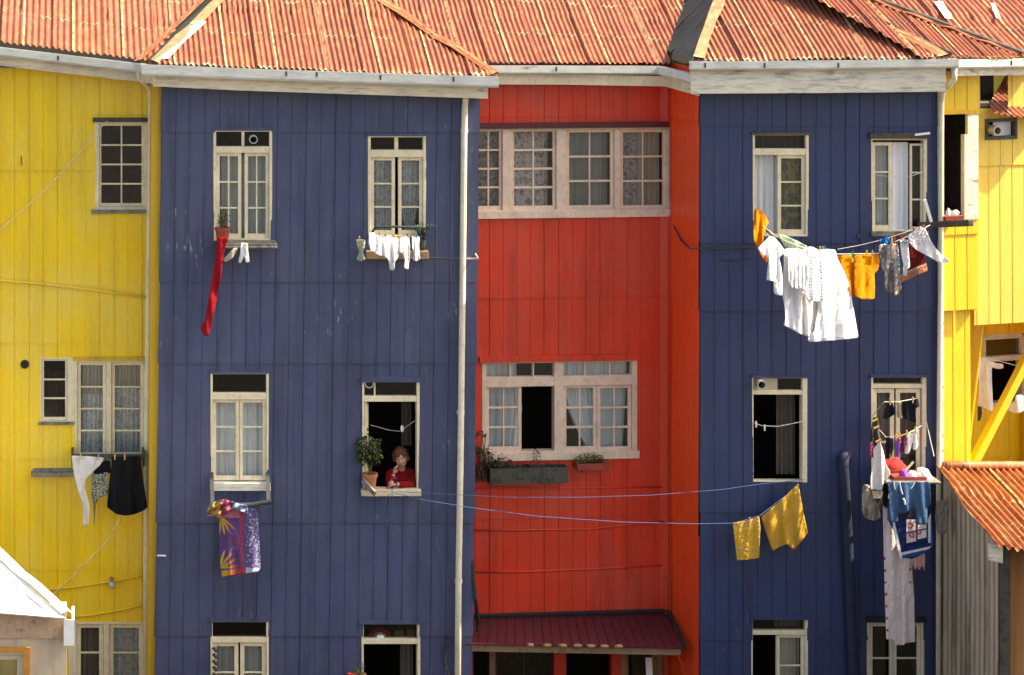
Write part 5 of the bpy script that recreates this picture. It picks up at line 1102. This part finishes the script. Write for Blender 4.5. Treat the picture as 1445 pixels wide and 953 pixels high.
# spider plant on the lace shelf
base = U(*Z2([(925, 440)])[0], -.1); pp = empty('spider_plant', 'spiky green plant on the plank shelf right of the lace', 'plant', base)
m = MB(); m.lathe(base, [(.05, 0), (.07, .12), (.06, .12), (.01, .11)], 12); m.build('pot', M['dark_wood'], pp)
m = MB(); r = random.Random(4); s0 = base + Vector((0, 0, .14))
for k in range(34):
    a = r.uniform(0, 6.28); L_ = r.uniform(.12, .26); d = Vector((math.cos(a), math.sin(a) * .7, 0)); p0 = s0 + d * .02; p1 = s0 + d * L_ * .6 + Vector((0, 0, L_ * .9)); p2 = s0 + d * L_ * 1.2 + Vector((0, 0, L_ * .7)); wv_ = Vector((-d.y, d.x, 0)).normalized() * .008
    m.face(p0 - wv_, p0 + wv_, p1 + wv_, p1 - wv_); m.face(p1 - wv_, p1 + wv_, p2)
m.build('foliage', M['leaf'], pp, recalc=False)
# red house window boxes
def wbox(name, label, x0, y0, x1, y1, d0, d1, mat, leaves, seed):
    a, z1 = PR.uz(x0, y0, d0); b, z0 = PR.uz(x1, y1, d0); o = empty(name, label, 'window box', PR.P((a + b) / 2, (d0 + d1) / 2, z0), 'window boxes of the red house')
    m = MB(); t = .02
    m.lb(PR, a, b, z0, z1, d0, d0 + t); m.lb(PR, a, b, z0, z1, d1 - t, d1); m.lb(PR, a, a + t, z0, z1, d0 + t, d1 - t); m.lb(PR, b - t, b, z0, z1, d0 + t, d1 - t); m.lb(PR, a + t, b - t, z0, z0 + t, d0 + t, d1 - t); m.build('box', M[mat], o)
    m = MB(); m.lb(PR, a + t, b - t, z0 + t + .001, z1 - .02, d0 + t, d1 - t); m.build('soil', M['soil'], o)
    m = MB()
    for i, (px_, py_, rx, rz, n, sz) in enumerate(leaves): leafcloud(m, PR.px(px_, py_, (d0 + d1) / 2), rx, .10, rz, n, sz, seed + i)
    m.build('foliage', M['leaf_dark'], o, recalc=False)
    return o
wbox('window_box', 'long dark planter box under the open red house window', 692, 662, 802, 682, -.26, -.03, 'dark_wood', [(712, 655, .13, .10, 110, .05), (740, 658, .12, .05, 50, .05), (757, 645, .05, .16, 60, .04), (780, 658, .12, .04, 40, .05), (700, 650, .08, .14, 60, .05)], 11)
w2 = wbox('window_box', 'small hanging planter with trailing yellow green plant under the red house window', 815, 655, 856, 663, -.24, -.03, 'terra_red', [(820, 660, .06, .08, 40, .04)], 31)
m = MB()
for i, (px_, py_, rx, rz, n) in enumerate(((822, 650, .11, .10, 120), (838, 645, .12, .07, 100), (852, 655, .08, .10, 60))): leafcloud(m, PR.px(px_, py_, -.16), rx, .10, rz, n, .045, 50 + i)
m.build('trailing_foliage', M['leaf_yel'], w2, recalc=False)
base = PR.px(684, 676, -.1); pp = empty('climbing_plant', 'dark straggly climbing plant left of the red house middle window', 'plant', base)
m = MB(); r = random.Random(9)
for k in range(7):
    p = PR.px(680 + r.uniform(-6, 8), 680, -.1); q = PR.px(680 + r.uniform(-8, 14), r.uniform(610, 655), -.12); mid = p.lerp(q, .5) + Vector((r.uniform(-.06, .06), 0, 0)); m.tube([p, mid, q], .006, 5)
m.build('stem', M['twig'], pp)
m = MB()
for i, (px_, py_, rx, rz, n) in enumerate(((678, 612, .05, .04, 26), (672, 632, .06, .08, 50), (684, 640, .10, .08, 80), (676, 665, .10, .12, 120), (690, 652, .08, .06, 60))): leafcloud(m, PR.px(px_, py_, -.12), rx, .08, rz, n, .05, 70 + i)
m.build('foliage', M['leaf_dark'], pp, recalc=False)
# dried flowers by the lowest right window of the left blue house
base = U(507, 965, -.15); pp = empty('flower_pot', 'straggly plant with red flowers at the lowest blue window sill', 'potted plant', base)
m = MB(); m.lathe(base, [(.07, 0), (.1, .14), (.08, .14), (.01, .12)], 14); m.build('pot', M['terracotta'], pp)
m = MB()
for k, (x, y) in enumerate(((511, 934), (505, 944), (500, 949), (494, 952), (509, 940))): q = U(x, y, -.15); m.tube([base + Vector((0, 0, .13)), base.lerp(q, .6) + Vector((.03, 0, .05)), q], .006, 5)
m.build('stem', M['twig'], pp)
m = MB(); [leafcloud(m, U(x, y, -.15), .05, .05, .05, 14, .05, 90 + i) for i, (x, y) in enumerate(((508, 944), (503, 950)))]; m.build('foliage', M['leaf_yel'], pp, recalc=False)
m = MB(); [m.ell(U(x, y, -.17), .035, .03, .02, 8, 5) for x, y in ((493, 951), (499, 953))]; m.build('flower', flat('red petals', (.7, .06, .02)), pp)
# transom clutter in that window
m = MB(); n = 18
for k in range(n):
    a0, a1 = math.pi * k / n, math.pi * (k + 1) / n; c = U(536, 901, .12)
    m.hexa([c + Vector((r_*math.cos(a), dy, r_*math.sin(a)*.9)) for dy in (0, .05) for r_, a in ((.10, a0), (.16, a0), (.16, a1), (.10, a1))])
m.build('toy_arch', flat('red enamel', (.42, .02, .02)), label='red arched object inside the lowest blue window transom', cat='ornament')
m = MB(); m.lathe(U(536, 901, .14), [(.01, 0), (.09, .0), (.085, .06), (.04, .09), (.01, .095)], 14); m.build('white_bowl', M['white_metal'], label='white rounded bowl beneath the red arch in the blue window transom', cat='bowl')
for i, (x0_, x1_, y0_, l) in enumerate(((544, 551, 892, 'small brown box beside the red arch'), (556, 570, 890, 'wide tan box at the transom middle'), (574, 585, 888, 'tan box at the right end of the transom'))):
    a, z1 = PB.uz(x0_, y0_, .15); b, z0 = PB.uz(x1_, 901.5, .15); m = MB(); m.lb(PB, a, b, z0, z1, .14, .3); m.build('box', M['brown_wood'], label=l, cat='box', bevel=.004)

# ------------------------------------------------------------------ cables, bulbs, hooks
rope('string', [PY.px(-30, 351, -.03), PY.px(0, 325, -.06), PY.px(70, 262, -.10), PY.px(151, 171, -.05)], .006, 'white_rope', 'pale string slanting across the upper yellow wall to the small paned window', 'string')
rope('string', [PY.px(170, 730, -.46), PY.px(150, 765, -.3), PY.px(110, 806, -.15), PY.px(76, 838, -.05)], .006, 'white_rope', 'pale string slanting below the black skirt on the yellow wall', 'string')
bl = empty('wall_lamp', 'small grey glass lamp on the lower yellow wall', 'lamp', PY.px(158, 830, -.1))
m = MB(); m.tube([PY.px(157, 816, -.0), PY.px(157, 818, -.1), PY.px(158, 822, -.11)], .025, 10); m.build('bracket', M['grey_wood'], bl)
m = MB(); m.ell(PY.px(158, 826, -.11), .046, .046, .055, 14, 9); m.build('lamp_shade', flat('milky grey glass', (.45, .45, .48), .25), bl, smooth=True)
rope('cable', [U(666, 790, .02), U(668, 815, .0), U(671, 845, -.02), U(675, 880, .3), U(674, 892, .3)], .028, 'cable', 'thick black cable at the left edge of the red house above the awning', 'cable')
rope('cable', [U(630, 896, -.03), U(634, 903, -.05), U(640, 905, -.06), U(637, 911, -.06), U(629, 908, -.05), U(627, 930, -.03), U(634, 955, -.03), U(640, 980, -.03)], .009, 'cable', 'looped black cable on the lower right of the left blue wall', 'cable')
rope('cable', [U(956, 925, .3), U(964, 940, .28), U(967, 960, .28), U(960, 1000, .3)], .014, 'red', 'red painted cable below the right end of the awning', 'cable')
m = MB(); m.tube([PY.px(30, 219, -.005), PY.px(30, 231, -.04), PY.px(32, 233, -.05)], .007, 6); m.build('hook', M['iron'], label='small iron hook on the upper left yellow wall', cat='hook')
m = MB(); m.tube([PN.px(1212, 333, 0), PN.px(1212, 333, -.05)], .03, 10); m.build('insulator', M['iron'], label='small dark insulator between the two upper navy house windows', cat='insulator')
rope('wire', [PN.px(1018, 367, -.01), PN.px(1040, 368, -.03), PN.px(1062, 363, -.03)], .007, 'cable', 'thin dark wire on the navy wall left of the upper laundry', 'wire')
m = MB(); m.beam(U(915, 928, .75), U(918, 985, .75), .09, .03, Vector((0, 1, 0))); m.build('loose_board', M['white_metal'], label='narrow white board leaning by the small window under the awning', cat='board')
m = MB(); m.beam(PN.px(1291, 190.5, -.10), PN.px(1312, 188, -.10), .02, .03); m.build('metal_strip', M['white_metal'], label='short shiny strip on top of the upper right navy window', cat='strip')
rope('string', [PN.px(1232, 247, -.03), PN.px(1262, 250, -.05), PN.px(1285, 249, -.05), PN.px(1303, 243, -.03)], .004, 'white_rope', 'thin string across the upper right navy window', 'string')
st = rope('string', [PN.px(1064, 597, -.02), PN.px(1075, 601, -.04), PN.px(1098, 602, -.04), PN.px(1138, 594, -.02)], .006, 'white_rope', 'pale string with white pegs across the open navy window', 'string')
for x, y in ((1067, 598), (1079, 603)): peg(x, y, -.06, ('white', (.8, .8, .8)), 'small white peg on the string across the open navy window')
rope('string', [PB.px(523, 600, .1), PB.px(548, 607, .08), PB.px(564, 609, .06), PB.px(588, 592, .04)], .003, 'white_rope', 'thin string across the woman window', 'string')
cl('white_pouch', [(565,603),(567,599.5),(569.5,602),(570,608),(568,611),(566,609)], .05, CL['white'], 'small white pouch hanging on the string in the woman window', 'pouch', None, .01, 1, step=1)
m = MB(); [m.beam(PB.px(301, 914 + k * 9, -.05), PB.px(306, 920 + k * 9, -.09), .04, .03) for k in range(5)]; m.build('shutter_catch', M['iron'], label='dark iron catch left of the lowest left blue window', cat='catch')
m = MB(); m.pb(PB, 467, 722, 480, 728, -.012, .0); m.build('wall_plate', M['white_trim'], label='small white plate on the left blue wall between the two lower windows', cat='plate')
m = MB(); m.tube([PB.px(222, 784, -.0), PB.px(234, 784.5, -.05)], .012, 6); m.build('hook', M['white_metal'], label='short white hook on the left edge of the faded blue wall', cat='hook')

# ------------------------------------------------------------------ the woman at the window
hc = U(566, 647, .20)
pw_ = empty('person', 'person in a red sweater leaning on the window sill with chin in one hand', 'person', U(566, 690, .15))
skin = flat('skin', (.56, .28, .19), .55, .06); hairm = flat('auburn hair', (.13, .045, .014), .85, .45, 40); sweat = cloth('red sweater', (.22, .007, .010), None, 0)
sill = U(566, 687, 0).z + .0
def V(px_, py_, y): return U(px_, py_, y)
def remesh(o, vox=.008, it=4):
    md = o.modifiers.new('join', 'REMESH'); md.mode = 'VOXEL'; md.voxel_size = vox; md.use_smooth_shade = True
    sm_ = o.modifiers.new('soft', 'SMOOTH'); sm_.iterations = it; sm_.factor = .5
elL, haL = V(551, 685, .02), V(555.2, 670.3, .07)          # the propped arm (elbow on the sill, hand at the cheek)
elR, haR = V(581, 684, .06), V(560, 683.5, -.02)       # the arm lying along the sill
shL, shR = V(551, 668, .26), V(581, 667, .27)
R = Matrix.Rotation(math.radians(-14), 3, 'Y') @ Matrix.Rotation(math.radians(-16), 3, 'Z') @ Matrix.Rotation(math.radians(6), 3, 'X')
b = MB()
b.ell(hc, .082, .098, .118, 20, 14, R); b.ell(hc + R @ Vector((0, -.035, -.062)), .058, .062, .055, 16, 10, R)       # skull, jaw
b.ell(hc + R @ Vector((0, -.105, -.018)), .015, .022, .022, 10, 7, R); b.ell(hc + R @ Vector((0, -.097, .006)), .010, .014, .03, 8, 6, R)
b.ell(hc + R @ Vector((0, -.088, -.062)), .026, .016, .012, 10, 6, R); b.ell(hc + R @ Vector((-.04, -.078, -.03)), .026, .022, .022, 10, 6, R); b.ell(hc + R @ Vector((.04, -.078, -.03)), .026, .022, .022, 10, 6, R)
for s_ in (-1, 1): b.ell(hc + R @ Vector((s_ * .084, .0, -.01)), .012, .022, .032, 8, 6, R)
b.tube([hc + Vector((0, .03, -.06)), V(567, 668, .26)], [.052, .062], 12)
b.tube([V(567, 666, .27), V(567, 685, .30), V(567, 720, .34)], [.075, .115, .13], 14)
b.tube([shL, V(567, 666, .27), shR], [.055, .075, .055], 12)
b.tube([shL, elL], [.052, .042], 10); b.tube([shR, elR], [.052, .042], 10); b.tube([elL, haL], [.042, .027], 10); b.tube([elR, haR], [.042, .027], 10)
def hand(mb, w0, d, side_, palm_n, curl):
    d = d.normalized(); s_ = (side_ - d * side_.dot(d)).normalized(); n_ = d.cross(s_)
    if n_.dot(palm_n) < 0: n_ = -n_
    for k in range(4):
        o_ = s_ * (k - 1.5) * .019; L_ = (.066, .075, .071, .056)[k]; p0 = w0 + d * .015 + o_ * .6; p1 = w0 + d * .085 + o_
        p2 = p1 + (d * math.cos(curl) + n_ * math.sin(curl)) * L_ * .5; p3 = p2 + (d * math.cos(curl * 2) + n_ * math.sin(curl * 2)) * L_ * .5
        mb.tube([p0, p1, p2, p3], [.014, .012, .0095, .008], 8)
    mb.ell(w0 + d * .045, .036, .036, .02, 12, 8, Matrix((s_, d, n_)).transposed())
    t0 = w0 + d * .02 + s_ * -.022; t1 = t0 + (d * .6 - s_ * .7).normalized() * .045 + n_ * .01; t2 = t1 + (d + n_ * .4).normalized() * .035
    mb.tube([t0, t1, t2], [.014, .012, .009], 8)
hand(b, haL, Vector((.25, .22, 1)), Vector((-.2, 1, 0)), Vector((1, .2, 0)), .30)
hand(b, haR, Vector((-1, -.25, -.05)), Vector((0, -1, .1)), Vector((0, 0, -1)), .5)
bo = b.build('body', skin, pw_, smooth=True); remesh(bo, .0065, 3)
c = MB()
c.tube([V(567, 664.5, .262), V(567, 672, .28), V(567, 690, .30), V(567, 725, .34)], [.07, .155, .175, .185], 16)
c.tube([shL + Vector((-.01, 0, 0)), V(567, 667, .275), shR + Vector((.01, 0, 0))], [.066, .09, .066], 14)
c.tube([shL, shL.lerp(elL, .5) + Vector((-.015, 0, 0)), elL, elL.lerp(haL, .6), elL.lerp(haL, .86)], [.068, .062, .056, .046, .042], 12)
c.tube([shR, shR.lerp(elR, .5) + Vector((.015, 0, 0)), elR, elR.lerp(haR, .6), elR.lerp(haR, .88)], [.068, .062, .056, .046, .042], 12)
co = c.build('sweater', sweat, pw_, smooth=True); remesh(co, .011, 3)
h = MB(); rr = random.Random(3)
for k in range(110):
    a = rr.uniform(0, 2 * math.pi); e = rr.uniform(-.35, 1.0); q = Vector((math.cos(a) * math.sqrt(max(0, 1 - e * e)), math.sin(a) * math.sqrt(max(0, 1 - e * e)), e))
    if q.y < -.42 and q.z < .50 - .25 * q.x: continue
    rz_ = rr.uniform(.022, .040); h.ell(hc + R @ Vector((q.x * .090, q.y * .10 + .010, q.z * .118 + .010)), rz_, rz_, rz_ * 1.2, 8, 6)
ho = h.build('hair', hairm, pw_, smooth=True); remesh(ho, .009, 1)
e_ = MB(); f_ = MB(); l_ = MB()
for s_ in (-1, 1):
    e_.ell(hc + R @ Vector((s_ * .034, -.0895, .012)), .014, .008, .007, 10, 6, R); f_.ell(hc + R @ Vector((s_ * .034, -.0945, .012)), .006, .005, .006, 8, 5, R)
    l_.tube([hc + R @ Vector((s_ * .018, -.094, .034)), hc + R @ Vector((s_ * .036, -.092, .040)), hc + R @ Vector((s_ * .054, -.082, .034))], .005, 5)
e_.build('eyes', M['white_metal'], pw_, smooth=True); f_.build('pupils', M['black'], pw_, smooth=True); l_.build('eyebrows', hairm, pw_)
mo = MB(); mo.tube([hc + R @ Vector((-.024, -.098, -.062)), hc + R @ Vector((0, -.104, -.060)), hc + R @ Vector((.024, -.098, -.062))], [.004, .008, .004], 7); mo.build('lips', flat('lips', (.35, .06, .05), .5), pw_)
